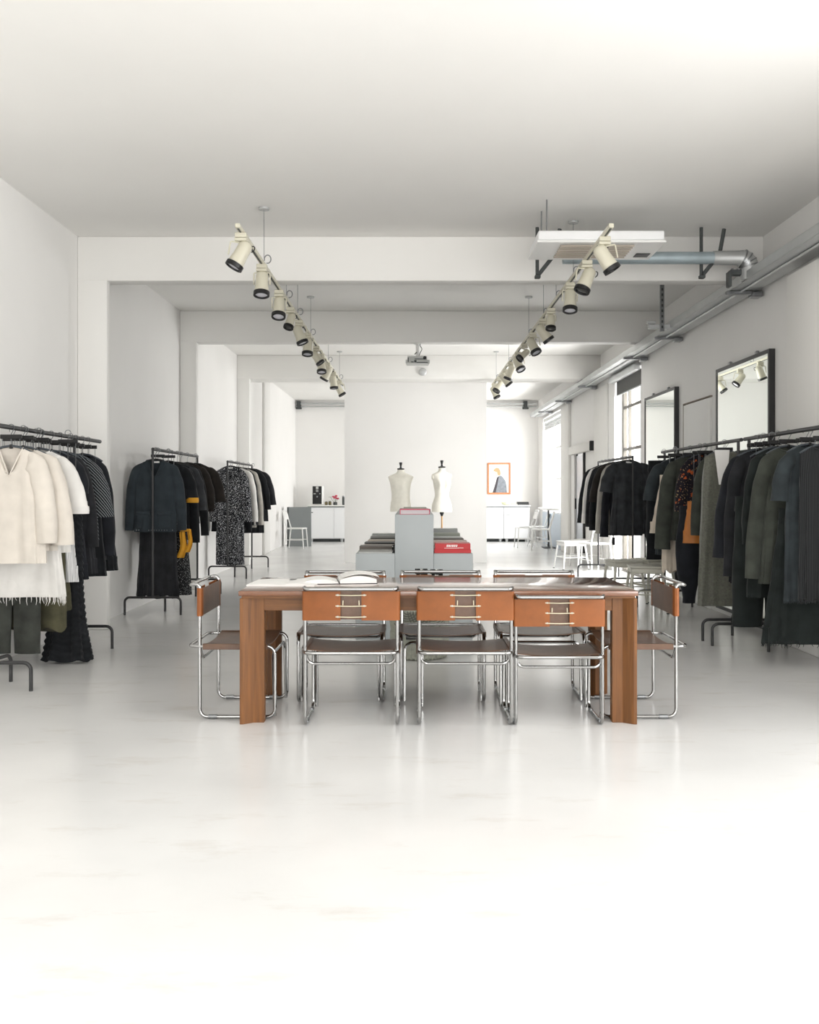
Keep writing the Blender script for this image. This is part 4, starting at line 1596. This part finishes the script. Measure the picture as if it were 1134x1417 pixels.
def sleeve_mesh(s, w0, slope, Ls, out, r0=0.062, r1=0.05, seed=0, ry=0.75, bend=0.0, flat=1.0):
    """a sleeve that leaves the shoulder inside the body and drops to an open cuff"""
    b = B()
    n, N = 16, 18
    P0 = Vector((w0 - 0.075, -slope * 0.55 - 0.05))
    P1 = Vector((w0 + 0.035 + 0.2 * out, -slope - 0.045))
    P2 = Vector((w0 + out, -slope * 0.8 - Ls))
    rows = []
    for i in range(n + 1):
        t = (i / n) ** 1.15
        p = P0 * (1 - t) ** 2 + P1 * 2 * t * (1 - t) + P2 * t * t
        tg = ((P1 - P0) * (1 - t) + (P2 - P1) * t).normalized()
        nx, nz = -tg.y, tg.x
        r = (r0 + (r1 - r0) * t) * (0.72 + 0.28 * min(1, t / 0.18))
        y = bend * t * t
        row = []
        for k in range(N):
            a = 2 * PI * k / N
            f = (0.3 + t) * 0.008 * noise.noise((math.cos(a) * 1.5 + seed, math.sin(a) * 1.5, t * 6)) + 0.003 * math.sin(t * 20 + a * 2 + seed)
            u = (r * flat + f) * math.cos(a)
            v = (r * ry * min(1.0, 0.45 + 2.2 * t) + f) * math.sin(a)
            row.append(Vector((s * (p.x + nx * u), y + v, p.y + nz * u)))
        rows.append(row)
    vs = add_grid(b, rows, closed_u=True)
    c = sum((v.co for v in vs[-1]), Vector()) / N
    inn = [b.verts.new(c + (v.co - c) * 0.88) for v in vs[-1]]
    deep = [b.verts.new(c + (v.co - c) * 0.8 + Vector((0, 0, 0.08))) for v in vs[-1]]
    for k in range(N):
        b.faces.new((vs[-1][k], vs[-1][(k + 1) % N], inn[(k + 1) % N], inn[k]))
        b.faces.new((inn[k], inn[(k + 1) % N], deep[(k + 1) % N], deep[k]))
    b.faces.new(deep)
    b.faces.new(list(reversed(vs[0])))
    return b


def fringe_mesh(w, d, z, n=60, ln=0.05):
    b = B()
    for k in range(n):
        a = 2 * PI * k / n + random.uniform(-0.03, 0.03)
        x, y = w * sp(math.cos(a), 0.75), d * sp(math.sin(a), 0.8)
        l = ln * random.uniform(0.4, 1.0)
        add_tube(b, [(x, y, z + 0.015), (x + random.uniform(-0.006, 0.006), y, z - l * 0.5), (x + random.uniform(-0.012, 0.012), y, z - l)], [0.004, 0.0025, 0.001], 5)
    return b


HCOUNT = [0]


def hanger(short, x, y, ztop, rotz, style, grp):
    # the hook sits on the rail even where the garment is drawn a little to one side
    """hook over the rail; style 'arms' shoulder hanger, 'clip' flat bar with clip, 'both'"""
    t = thing('clothes_hanger', ('black hanger carrying the %s' % short), 'hanger', (x, y, RAILH), rotz, grp)
    zt = ztop - RAILH
    b = B()
    pts = [(0.0, 0.022 * math.cos(a), 0.0 + 0.022 * math.sin(a)) for a in [PI * 1.15 - k * (PI * 1.15 + 0.4) / 12 for k in range(13)]]
    pts = [(0, p[1], p[2]) for p in pts] + [(0, 0.0, -0.045), (0, 0, min(-0.06, zt + 0.02))]
    # hook opening faces along x so it wraps over the rail, which runs along y
    pts = [(p[1], 0, p[2]) for p in pts]
    add_tube(b, pts, 0.003, 6)
    obj('hook', b, M['steel'], t)
    if style in ('clip', 'both'):
        b = B()
        add_box(b, (0.15, 0.016, 0.03), (0, 0, -0.064), bevel=0.003)
        obj('bar', b, M['blackp'], t)
        b = B()
        add_tube(b, [(-0.06, 0, -0.07), (-0.06, 0, zt + 0.01), (0.06, 0, zt + 0.01), (0.06, 0, -0.07)], 0.0025, 6)
        obj('wire', b, M['steel'], t)
        b = B()
        for sx in ((0.0,) if style == 'both' else (-0.05, 0.05)):
            add_box(b, (0.022, 0.02, 0.03), (sx, 0, zt + 0.012), bevel=0.004)
        obj('clip', b, M['blackp'], t)
    if style in ('arms', 'both'):
        b = B()
        for s in (-1, 1):
            add_tube(b, [(0, 0, zt + 0.018), (s * 0.06, 0, zt + 0.008), (s * 0.13, 0, zt - 0.022), (s * 0.17, 0, zt - 0.045)], [0.008, 0.009, 0.009, 0.006], 8)
        obj('shoulder_bar', b, M['hgrey'] if style == 'both' else M['blackp'], t)
    return t


seedc = [0]


def garment(short, where, kind, x, y, z1, z0, w0, w1, fab, grp, cat, rotz=0.0, style='arms', sl=None, out=0.05, neck='crew', fab2=None,
            kf=7, amp=0.012, waist=None, ruffle=0.0, fringe=None, dep=0.055, r0=0.062, r1=0.05, bend=0.0, label_tag=False, pockets=False,
            collar=False, flat=1.0, slope=0.05, hemwave=0.0, band=None, nameo=None, dhem=None, hang=True, wp=1.0):
    """z1 top, z0 hem (world heights). kind: top / coat / dress / skirt / trousers"""
    seedc[0] += 1
    sd = seedc[0]
    reach = max(w0 + (out + r1 * flat if sl else 0), w1) + 0.02
    lim = (3.145 if y < 8.8 else 3.09) if x < 0 else (3.28 if y < 7.1 else 3.225 if y < 11.4 else 3.26)
    if abs(x) + reach > lim:
        x = math.copysign(lim - reach, x)
    nm = nameo or {'top': 'blouse', 'coat': 'coat', 'dress': 'dress', 'skirt': 'skirt', 'trousers': 'trousers'}[kind]
    t = thing(nm, (short + ' ' + where).strip(), cat, (x, y, z1), rotz, grp)
    L = z1 - z0
    f = F[fab]
    g2 = F[fab2] if fab2 else f
    if kind in ('top', 'coat', 'dress'):
        b = body_mesh(w0, w1, L, dep, neck, slope, kf, amp, waist, sd, False, ruffle=ruffle, hemwave=hemwave, dhem=dhem)
        obj('body', b, f, t, ang=60)
        if sl:
            for s in (-1, 1):
                b = sleeve_mesh(s, w0, slope, sl, out, r0, r1, sd + s, bend=bend, flat=flat)
                so = obj('sleeve', b, f, t, ang=60)
                if band:
                    b = B()
                    cx = s * (w0 + out)
                    add_lathe(b, [(r1 * 1.06, -0.025), (r1 * 1.1, 0.0), (r1 * 1.06, 0.03)], 16, Matrix.Translation((cx, bend, -slope * 0.8 - sl + 0.02)) @ Matrix.Diagonal((flat, 0.78, 1, 1)))
                    obj('cuff', b, F[band], so)
        # neckband
        b = B()
        nkp = []
        for k in range(24):
            a = 2 * PI * k / 24
            nx = 0.083 * math.cos(a)
            fr = math.sin(a) < 0
            dip = {'crew': 0.04, 'v': 0.2, 'scoop': 0.09, 'none': 0.01}[neck]
            q = max(0.0, 1 - abs(nx) / 0.085)
            nkp.append(Vector((nx, 0.022 * math.sin(a) - (0.016 if fr and neck == 'v' else 0) * q, 0.004 - (dip * (q if neck == 'v' else q ** 0.5) if fr else 0))))
        add_tube(b, nkp, 0.011 if collar else 0.006, 6, closed=True)
        if collar:
            for s in (-1, 1):
                add_prism(b, [(s * 0.085, 0.012), (s * 0.015, -0.17), (s * 0.055, -0.13), (s * 0.12, -0.03)][::s], 0.03, 0.036, Matrix.Rotation(R(90), 4, 'X'))
        obj('collar' if collar else 'neckband', b, g2, t)
        if label_tag:
            b = B()
            add_box(b, (0.075, 0.004, 0.02), (0, 0.012, -0.012), bevel=0.001)
            obj('neck_label', b, M['paper'], t)
        if pockets:
            for s in (-1, 1):
                b = B()
                add_box(b, (0.14, 0.012, 0.16), (s * 0.115, -dep * 1.12 - 0.006, -L + 0.13), bevel=0.01, seg=2)
                po = obj('pocket', b, g2, t)
                b = B()
                add_box(b, (0.15, 0.014, 0.035), (s * 0.115, -dep * 1.12 - 0.012, -L + 0.2), bevel=0.006)
                obj('pocket_flap', b, g2, po)
            b = B()
            for k in range(15):
                a = -0.19 + 0.38 * k / 14
                add_lathe(b, [(0.006, 0), (0.004, 0.004)], 8, Matrix.Translation((a, -dep * 1.2 * (1 - (a / 0.24) ** 2) ** 0.4 - 0.004, -L + 0.02)) @ Matrix.Rotation(R(90), 4, 'X'))
            obj('stud', b, M['steel'], t)
    elif kind == 'skirt':
        b = body_mesh(w0, w1, L, dep, None, 0, kf, amp, waist, sd, True, ruffle=ruffle, hemwave=hemwave, dhem=dhem, wp=wp)
        obj('body', b, f, t, ang=60)
        b = body_mesh(w0 * 1.02, w0 * 1.03, 0.045, dep * 0.8, None, 0, 3, 0.001, None, sd, True, nt=3)
        obj('waistband', b, g2, t, ang=60)
    elif kind == 'trousers':
        for s in (-1, 1):
            b = B()
            rows = []
            for i in range(17):
                tt = i / 16
                cxx = s * w0 * (0.5 + 0.12 * tt)
                rw = w0 * 0.54 + (w1 * 0.5 - w0 * 0.54) * tt + amp * 2 * math.sin(PI * min(1, tt * 1.1)) * (1 if ruffle else 0.4)
                rd = dep * (0.9 + 0.3 * math.sin(PI * tt))
                row = []
                for k in range(20):
                    a = 2 * PI * k / 20
                    ff = 0.010 * noise.noise((math.cos(a) * 2 + sd + s, math.sin(a) * 2, tt * 5)) + amp * 0.3 * math.sin(3 * a + sd)
                    row.append(Vector((cxx + (rw + ff) * math.cos(a), (rd + ff) * math.sin(a), -0.03 - (L - 0.03) * tt + (0.02 * math.sin(3 * a + sd) if hemwave and tt > 0.9 else 0))))
                rows.append(row)
            vs = add_grid(b, rows, closed_u=True)
            b.faces.new(vs[-1])
            b.faces.new(list(reversed(vs[0])))
            obj('trouser_leg', b, f, t, ang=60)
        b = body_mesh(w0 * 1.04, w0 * 1.05, 0.06, dep * 0.85, None, 0, 3, 0.001, None, sd, True, nt=3)
        obj('waistband', b, g2, t, ang=60)
    if fringe:
        b = fringe_mesh(w1 * 0.985, (dhem or dep * 1.25) * 0.95, -L + 0.004, 70, fringe)
        obj('fringe', b, f, t)
    if hang:
        hanger(short, x, y, z1, rotz, style, grp.replace('clothes', 'hangers'))
    return t


# --- left wall, nearest rail
G = 'clothes on the near left rail'
x = RL
garment('cream coat with long sleeves', 'first from the camera on the near left rail', 'coat', x, 6.50, 1.60, 0.80, 0.19, 0.24, 'cream', G, 'coat', 0, 'both', dep=0.036, sl=0.62, out=0.06, r0=0.075, r1=0.075, neck='v')
garment('cream wool jacket with wide sleeves', 'before the fringed white dress', 'coat', x, 6.62, 1.60, 0.88, 0.20, 0.24, 'cream', G, 'jacket', 0, 'both', dep=0.036, sl=0.64, out=0.075, r0=0.07, r1=0.085, neck='scoop')
garment('long white dress with fringed hem', 'on the near left rail', 'dress', x, 6.74, 1.60, 0.54, 0.18, 0.29, 'white', G, 'dress', 0, 'both', dep=0.036, fringe=0.07, kf=5, amp=0.016)
garment('white blouse with ruffled cuffs', 'behind the fringed white dress', 'top', x, 6.88, 1.60, 0.85, 0.19, 0.22, 'white', G, 'blouse', 0, 'both', dep=0.036, sl=0.42, out=0.10, r0=0.055, r1=0.075, band='white')
garment('white dress with grey stripes', 'last of the white clothes', 'dress', x, 7.02, 1.60, 0.62, 0.18, 0.28, 'whitestripe', G, 'dress', 0, 'both', dep=0.036, kf=9)
garment('dark grey olive trousers', 'below the fringed white dress, outer side', 'trousers', x - 0.12, 6.80, 1.3, 0.12, 0.18, 0.19, 'darkolive', G, 'trousers', 0, 'clip', dep=0.03)
garment('olive trousers with frilled ankles', 'beside the dark grey olive trousers', 'trousers', x - 0.01, 6.95, 1.3, 0.27, 0.19, 0.21, 'olive', G, 'trousers', 0, 'clip', dep=0.03, hemwave=1)
garment('pale olive skirt with wavy hem', 'beside the olive trousers', 'skirt', x - 0.0, 7.03, 1.2, 0.42, 0.16, 0.22, 'olive', G, 'skirt', 0, 'clip', dep=0.03, hemwave=0.02)
garment('black tiered ruffle skirt reaching the floor', 'on the near left rail', 'skirt', x + 0.17, 7.11, 1.25, 0.02, 0.105, 0.19, 'black', G, 'skirt', 0, 'clip', ruffle=0.006, dep=0.04, dhem=0.10, hemwave=0.01, wp=3.5)
garment('black knee length dress with pockets', 'after the striped white dress', 'dress', x, 7.22, 1.60, 0.62, 0.17, 0.29, 'blueblack', G, 'dress', 0, 'both', dep=0.036, sl=0.28, out=0.05, r0=0.07, r1=0.075)
garment('black belted coat', 'behind the black knee length dress', 'coat', x, 7.40, 1.60, 0.65, 0.18, 0.29, 'black2', G, 'coat', 0, 'both', dep=0.036, sl=0.7, out=0.07, neck='v')
garment('black chevron striped blouse with bell sleeves', 'on the near left rail', 'top', x + 0.02, 7.56, 1.59, 0.9, 0.18, 0.22, 'pinstripe', G, 'blouse', 0, 'both', dep=0.04, sl=0.46, out=0.07, r0=0.055, r1=0.1)
garment('black pencil skirt', 'before the last jacket of the near left rail', 'skirt', x, 7.74, 1.5, 0.60, 0.17, 0.26, 'black', G, 'skirt', 0, 'clip', dep=0.05)
garment('black jacket with long sleeves', 'last from the camera on the near left rail', 'coat', x, 7.90, 1.60, 0.72, 0.17, 0.21, 'blueblack', G, 'jacket', 0, 'both', dep=0.036, sl=0.80, out=0.05, r0=0.065, r1=0.06, neck='v')
garment('short black slip dress', 'below the last jacket', 'dress', x, 8.04, 1.56, 0.62, 0.13, 0.25, 'black', G, 'dress', 0, 'clip')

# --- left wall, middle rail
G = 'clothes on the middle left rail'
x = -2.74
garment('dark slate jacket with two pockets', 'facing the camera on the middle left rail', 'coat', x, 9.93, 1.625, 0.87, 0.215, 0.225, 'slate', G, 'jacket', 0, 'arms', sl=0.70, out=0.065, r0=0.068, r1=0.05, neck='v', collar=True, label_tag=True, pockets=True, dep=0.05, amp=0.005)
garment('black pleated skirt', 'below the slate jacket', 'skirt', x, 10.02, 0.93, 0.17, 0.19, 0.225, 'black2', G, 'skirt', 0, 'clip', kf=8, amp=0.016, hemwave=0.02)
garment('black speckled wrap skirt', 'behind the black pleated skirt', 'skirt', x + 0.06, 10.22, 1.0, 0.17, 0.19, 0.25, 'speckfine', G, 'skirt', 0, 'clip', kf=6)
garment('long black dress with mustard side panel', 'behind the slate jacket', 'dress', x + 0.02, 10.36, 1.62, 0.38, 0.2, 0.2, 'black', G, 'dress', 0, 'arms', sl=0.4, out=0.07, band='mustard', r1=0.065)
t = thing('scarf', 'mustard silk scarf hanging beside the black pleated skirt', 'scarf', (x + 0.235, 10.12, 0.86))
b = B()
for (dx, z0, z1, w) in ((0.0, -0.28, 0.0, 0.028), (0.075, -0.22, 0.03, 0.02)):
    rows = []
    for i in range(12):
        q = i / 11
        zz = z1 + (z0 - z1) * q
        rows.append([Vector((dx + 0.03 * math.sin(q * 4) * q + (k / 6 - 0.5) * 2 * w * (1 + 0.6 * q), 0.008 * math.sin(k * 1.4 + q * 3), zz)) for k in range(7)])
    a_ = add_grid(b, rows)
    c_ = add_grid(b, [[p + Vector((0, 0.004, 0)) for p in r_] for r_ in rows])
obj('silk', b, F['mustard'], t)
b = B()
add_box(b, (0.11, 0.02, 0.03), (0.035, 0.0, 0.02), bevel=0.008, seg=2)
obj('knot', b, F['mustard'], t)
garment('black sweater with long sleeves', 'after the mustard panelled dress', 'top', x, 10.58, 1.62, 0.75, 0.21, 0.2, 'black', G, 'sweater', 0, 'arms', sl=0.86, out=0.06)
garment('charcoal cardigan', 'fifth from the camera on the middle left rail', 'top', x, 10.80, 1.62, 0.80, 0.21, 0.21, 'char', G, 'cardigan', 0, 'arms', sl=0.5, out=0.08)
garment('black jacket with slim sleeves', 'on the middle left rail', 'coat', x, 11.02, 1.62, 0.92, 0.21, 0.21, 'black', G, 'jacket', 0, 'arms', sl=0.80, out=0.07, neck='v')
garment('brown black knitted top', 'second from the wall end of the middle left rail', 'top', x, 11.28, 1.63, 1.0, 0.21, 0.21, 'brownblack', G, 'knitted top', 0, 'arms', sl=0.5, out=0.08)
garment('dark brown short sleeved top', 'furthest from the camera on the middle left rail', 'top', x, 11.56, 1.63, 1.05, 0.22, 0.22, 'brownblack', G, 'top', 0, 'arms', sl=0.42, out=0.09, r1=0.065)

# --- left wall, far rail
G = 'clothes on the far left rail'
x = -2.775
garment('long black dress with white specks', 'facing the camera on the far left rail', 'dress', x + 0.03, 14.02, 1.665, 0.20, 0.20, 0.205, 'speck', G, 'dress', 0, 'arms', sl=0.78, out=0.06, neck='v', label_tag=True, amp=0.014, kf=9, r0=0.066, r1=0.062)
garment('black blouse with dark cuffs', 'behind the speckled dress', 'top', x, 14.22, 1.65, 0.75, 0.2, 0.2, 'black', G, 'blouse', 0, 'arms', sl=0.92, out=0.06)
garment('white shirt with dark cuffs', 'between black tops on the far left rail', 'top', x, 14.46, 1.66, 0.8, 0.21, 0.22, 'white', G, 'shirt', 0, 'arms', sl=0.84, out=0.075, band='black')
garment('black top with loose sleeves', 'after the white shirt', 'top', x + 0.02, 14.72, 1.66, 0.7, 0.21, 0.21, 'black2', G, 'top', 0, 'arms', sl=0.8, out=0.06)
garment('beige grey cardigan', 'on the far left rail', 'top', x + 0.02, 15.0, 1.66, 0.72, 0.21, 0.21, 'lightgrey', G, 'cardigan', 0, 'arms', sl=0.86, out=0.075)
garment('black tunic', 'second last on the far left rail', 'top', x + 0.01, 15.3, 1.66, 0.62, 0.22, 0.25, 'black', G, 'tunic', 0, 'arms', sl=0.62, out=0.1)
garment('black short coat', 'furthest from the camera on the far left rail', 'coat', x + 0.02, 15.62, 1.66, 0.8, 0.22, 0.25, 'black2', G, 'coat', 0, 'arms', sl=0.55, out=0.10, r1=0.07)

# --- right wall, far rail
G = 'clothes on the far right rail'
x = 2.82
garment('charcoal peplum top with short sleeves', 'facing the camera on the far right rail', 'top', x - 0.02, 12.1, 1.69, 0.75, 0.215, 0.235, 'char', G, 'top', 0, 'arms', sl=0.36, out=0.085, r0=0.075, r1=0.085, label_tag=True, kf=8, amp=0.018, waist=0.02)
garment('black long sleeved jumper', 'behind the charcoal peplum top', 'top', x - 0.01, 12.3, 1.69, 0.72, 0.21, 0.21, 'blueblack', G, 'jumper', 0, 'arms', sl=0.95, out=0.085, r1=0.055)
garment('pale grey cardigan', 'between dark clothes on the far right rail', 'top', x - 0.0, 12.62, 1.69, 0.73, 0.22, 0.22, 'lightgrey', G, 'cardigan', 0, 'arms', sl=0.92, out=0.085)
garment('brown black top', 'after the pale grey cardigan', 'top', x, 12.9, 1.69, 0.7, 0.22, 0.22, 'brownblack', G, 'top', 0, 'arms', sl=0.5, out=0.1, r1=0.07)
garment('black jacket', 'between brown black top and white edged shirt', 'coat', x, 13.15, 1.69, 0.72, 0.22, 0.22, 'black', G, 'jacket', 0, 'arms', sl=0.9, out=0.07)
garment('black coat with straight sleeves', 'third last on the far right rail', 'coat', x, 13.42, 1.68, 0.78, 0.22, 0.23, 'black2', G, 'coat', 0, 'arms', sl=0.85, out=0.08)
garment('plain white shirt', 'second last on the far right rail', 'top', x, 13.68, 1.67, 0.85, 0.22, 0.22, 'white', G, 'shirt', 0, 'arms', sl=0.8, out=0.085)
garment('black shirt', 'furthest from the camera on the far right rail', 'top', x, 13.92, 1.67, 0.85, 0.22, 0.22, 'black', G, 'shirt', 0, 'arms', sl=0.8, out=0.1)
t = thing('swing_tag', 'small black tag dangling below the charcoal peplum top', 'tag', (2.62, 12.2, 0.60))
b = B()
add_box(b, (0.04, 0.006, 0.1), (0, 0, 0.05), bevel=0.002)
obj('card', b, M['blackp'], t)
b = B()
add_tube(b, [(0, 0, 0.1), (0.0, 0.01, 0.2)], 0.0015, 5)
obj('string', b, M['blackp'], t)

# --- right wall, velvet coat rail and near rail
G = 'clothes on the velvet coat rail'
x = RR
garment('black wide trousers', 'last on the velvet coat rail', 'trousers', x - 0.06, 10.30, 1.58, 0.55, 0.17, 0.19, 'black', G, 'trousers', 0, 'clip', dep=0.06)
garment('faded black denim top', 'beside the last trousers on the velvet coat rail', 'top', x, 10.05, 1.64, 0.62, 0.2, 0.22, 'denim', G, 'top', 0, 'both', dep=0.04, sl=0.4, out=0.08, r1=0.07)
garment('ecru linen skirt', 'peeping out behind the grey green coat', 'skirt', x - 0.06, 9.86, 1.4, 0.86, 0.16, 0.27, 'ecru', G, 'skirt', 0, 'clip')
garment('grey green coat with wide sleeves', 'on the velvet coat rail', 'coat', x + 0.03, 9.55, 1.65, 0.80, 0.2, 0.23, 'greygreen', G, 'coat', 0, 'both', dep=0.04, sl=0.90, out=0.085, r0=0.065, r1=0.085)
garment('cream long skirt', 'below the grey green coat', 'skirt', x - 0.10, 9.72, 1.2, 0.47, 0.14, 0.13, 'ecru', G, 'skirt', 0, 'clip', hemwave=0.02)
garment('dark floral blouse with orange flowers', 'beside the ochre skirt', 'top', x + 0.06, 9.22, 1.66, 0.95, 0.19, 0.2, 'floral', G, 'blouse', 0, 'both', dep=0.04, sl=0.52, out=0.06, r0=0.055, r1=0.06)
garment('ochre leather skirt', 'below the dark floral blouse', 'skirt', x + 0.0, 9.05, 1.13, 0.80, 0.17, 0.22, 'ochre', G, 'skirt', 0, 'clip', amp=0.003)
garment('black barrel leg trousers', 'below the ochre leather skirt', 'trousers', x - 0.02, 9.14, 1.1, 0.21, 0.19, 0.11, 'blueblack', G, 'trousers', 0, 'clip', dep=0.07, amp=0.028, ruffle=1)
garment('dark green grey blouse', 'between floral blouse and velvet coat', 'top', x + 0.06, 8.72, 1.65, 0.80, 0.19, 0.2, 'greygreen', G, 'blouse', 0, 'both', dep=0.04, sl=0.72, out=0.05, r1=0.055)
garment('long grey olive velvet coat', 'with white paper tag on the right rail', 'coat', x - 0.02, 8.42, 1.655, 0.27, 0.19, 0.25, 'velvet', G, 'coat', 0, 'both', dep=0.04, kf=5, amp=0.014, neck='none')
t = thing('paper_tag', 'large white paper tag hanging over the grey velvet coat', 'tag', (x - 0.065, 8.33, 1.36))
b = B()
add_prism(b, [(-0.035, 0), (0.035, 0), (0.06, 0.31), (-0.075, 0.31)], -0.002, 0.002, Matrix.Rotation(R(90), 4, 'X'))
obj('card', b, M['paper'], t, smooth=False)
b = B()
add_tube(b, [(0, 0, 0.3), (0.06, 0.02, 0.37)], 0.002, 5)
obj('string', b, M['blackp'], t)
G = 'clothes on the near right rail'
garment('black coat with wide open sleeves', 'beside the velvet coat', 'coat', x + 0.02, 7.74, 1.63, 0.55, 0.19, 0.22, 'blueblack', G, 'coat', 0, 'both', dep=0.04, sl=0.84, out=0.08, r0=0.065, r1=0.09)
garment('black dress with front ties', 'after the black wide sleeved coat', 'dress', x, 7.62, 1.63, 0.55, 0.19, 0.23, 'black2', G, 'dress', 0, 'both', dep=0.04, sl=0.98, out=0.05, r0=0.06, r1=0.06)
garment('black green wide trousers', 'below the black tie dress', 'trousers', x - 0.02, 7.48, 1.2, 0.22, 0.22, 0.24, 'greenblack', G, 'trousers', 0, 'clip', dep=0.07)
garment('dark print blouse with one orange flower', 'on the near right rail', 'top', x, 7.36, 1.62, 0.95, 0.17, 0.2, 'floral', G, 'blouse', 0, 'both', dep=0.04)
garment('green black wool coat', 'behind the grey green jacket', 'coat', x, 7.24, 1.63, 0.48, 0.18, 0.24, 'greenblack', G, 'coat', 0, 'both', dep=0.04, sl=0.7, out=0.05)
garment('grey green jacket with long sleeves', 'on the near right rail', 'coat', x + 0.02, 7.08, 1.63, 0.60, 0.18, 0.22, 'greygreen', G, 'jacket', 0, 'both', dep=0.04, sl=0.95, out=0.10, r0=0.065, r1=0.055)
garment('black green skirt with frayed hem', 'reaching lowest on the near right rail', 'skirt', x + 0.10, 6.96, 1.1, 0.17, 0.2, 0.33, 'greenblack', G, 'skirt', 0, 'clip', kf=12, amp=0.012, fringe=0.035, dep=0.06)
garment('washed black tunic with frayed hem', 'before the grey green jacket', 'dress', x + 0.07, 6.82, 1.63, 0.50, 0.17, 0.19, 'denim', G, 'tunic', 0, 'both', dep=0.04, sl=0.36, out=0.05, r0=0.055, r1=0.065, fringe=0.025)
garment('black and grey fringed knit', 'first from the camera on the near right rail', 'top', x + 0.10, 6.66, 1.62, 0.52, 0.17, 0.17, 'tweed', G, 'knitted top', 0, 'both', dep=0.04, fringe=0.03)

# ------------------------------------------------------------------ daylight
w = bpy.data.worlds.new('daylight')
SC.world = w
w.use_nodes = True
bg = w.node_tree.nodes['Background']
bg.inputs[0].default_value = (1.0, 0.992, 0.98, 1)
bg.inputs[1].default_value = 2.0


def area(name, loc, rot, sx, sy, power, color=(1, 1, 1)):
    l = bpy.data.lights.new(name, 'AREA')
    l.shape = 'RECTANGLE'
    l.size, l.size_y = sx, sy
    l.energy = power
    l.color = color
    o = bpy.data.objects.new(name, l)
    COL.objects.link(o)
    o.location = loc
    o.rotation_euler = rot
    return o


area('added_front_daylight', (0.05, YF - 0.7, 1.7), (R(90), 0, 0), 5.8, 3.2, 265, (1.0, 0.99, 0.975))  # added light behind the camera, brightens the near floor and ceiling
area('added_side_daylight', (XR + 0.7, 2.5, 1.75), (0, R(90), 0), 2.9, 4.2, 320, (1.0, 0.992, 0.98))  # added light out of view, shines through the added near window
area('daylight_window_black', (XR + 0.6, 14.4, 1.6), (0, R(90), 0), 3.0, 1.8, 340, (1.0, 0.992, 0.98))
area('daylight_window_far', (XR + 0.6, 22.2, 2.0), (0, R(90), 0), 2.3, 3.0, 330, (1.0, 0.992, 0.98))

SC.cycles.use_denoising = True
SC.cycles.max_bounces = 10
SC.cycles.diffuse_bounces = 6
SC.cycles.glossy_bounces = 4
SC.cycles.transparent_max_bounces = 8
SC.cycles.sample_clamp_indirect = 6.0
SC.cycles.caustics_reflective = False
SC.cycles.caustics_refractive = False
vs = SC.view_settings
vs.view_transform = 'Standard'
vs.look = 'None'
vs.exposure = 0.0
vs.gamma = 1.0
vs.use_curve_mapping = False
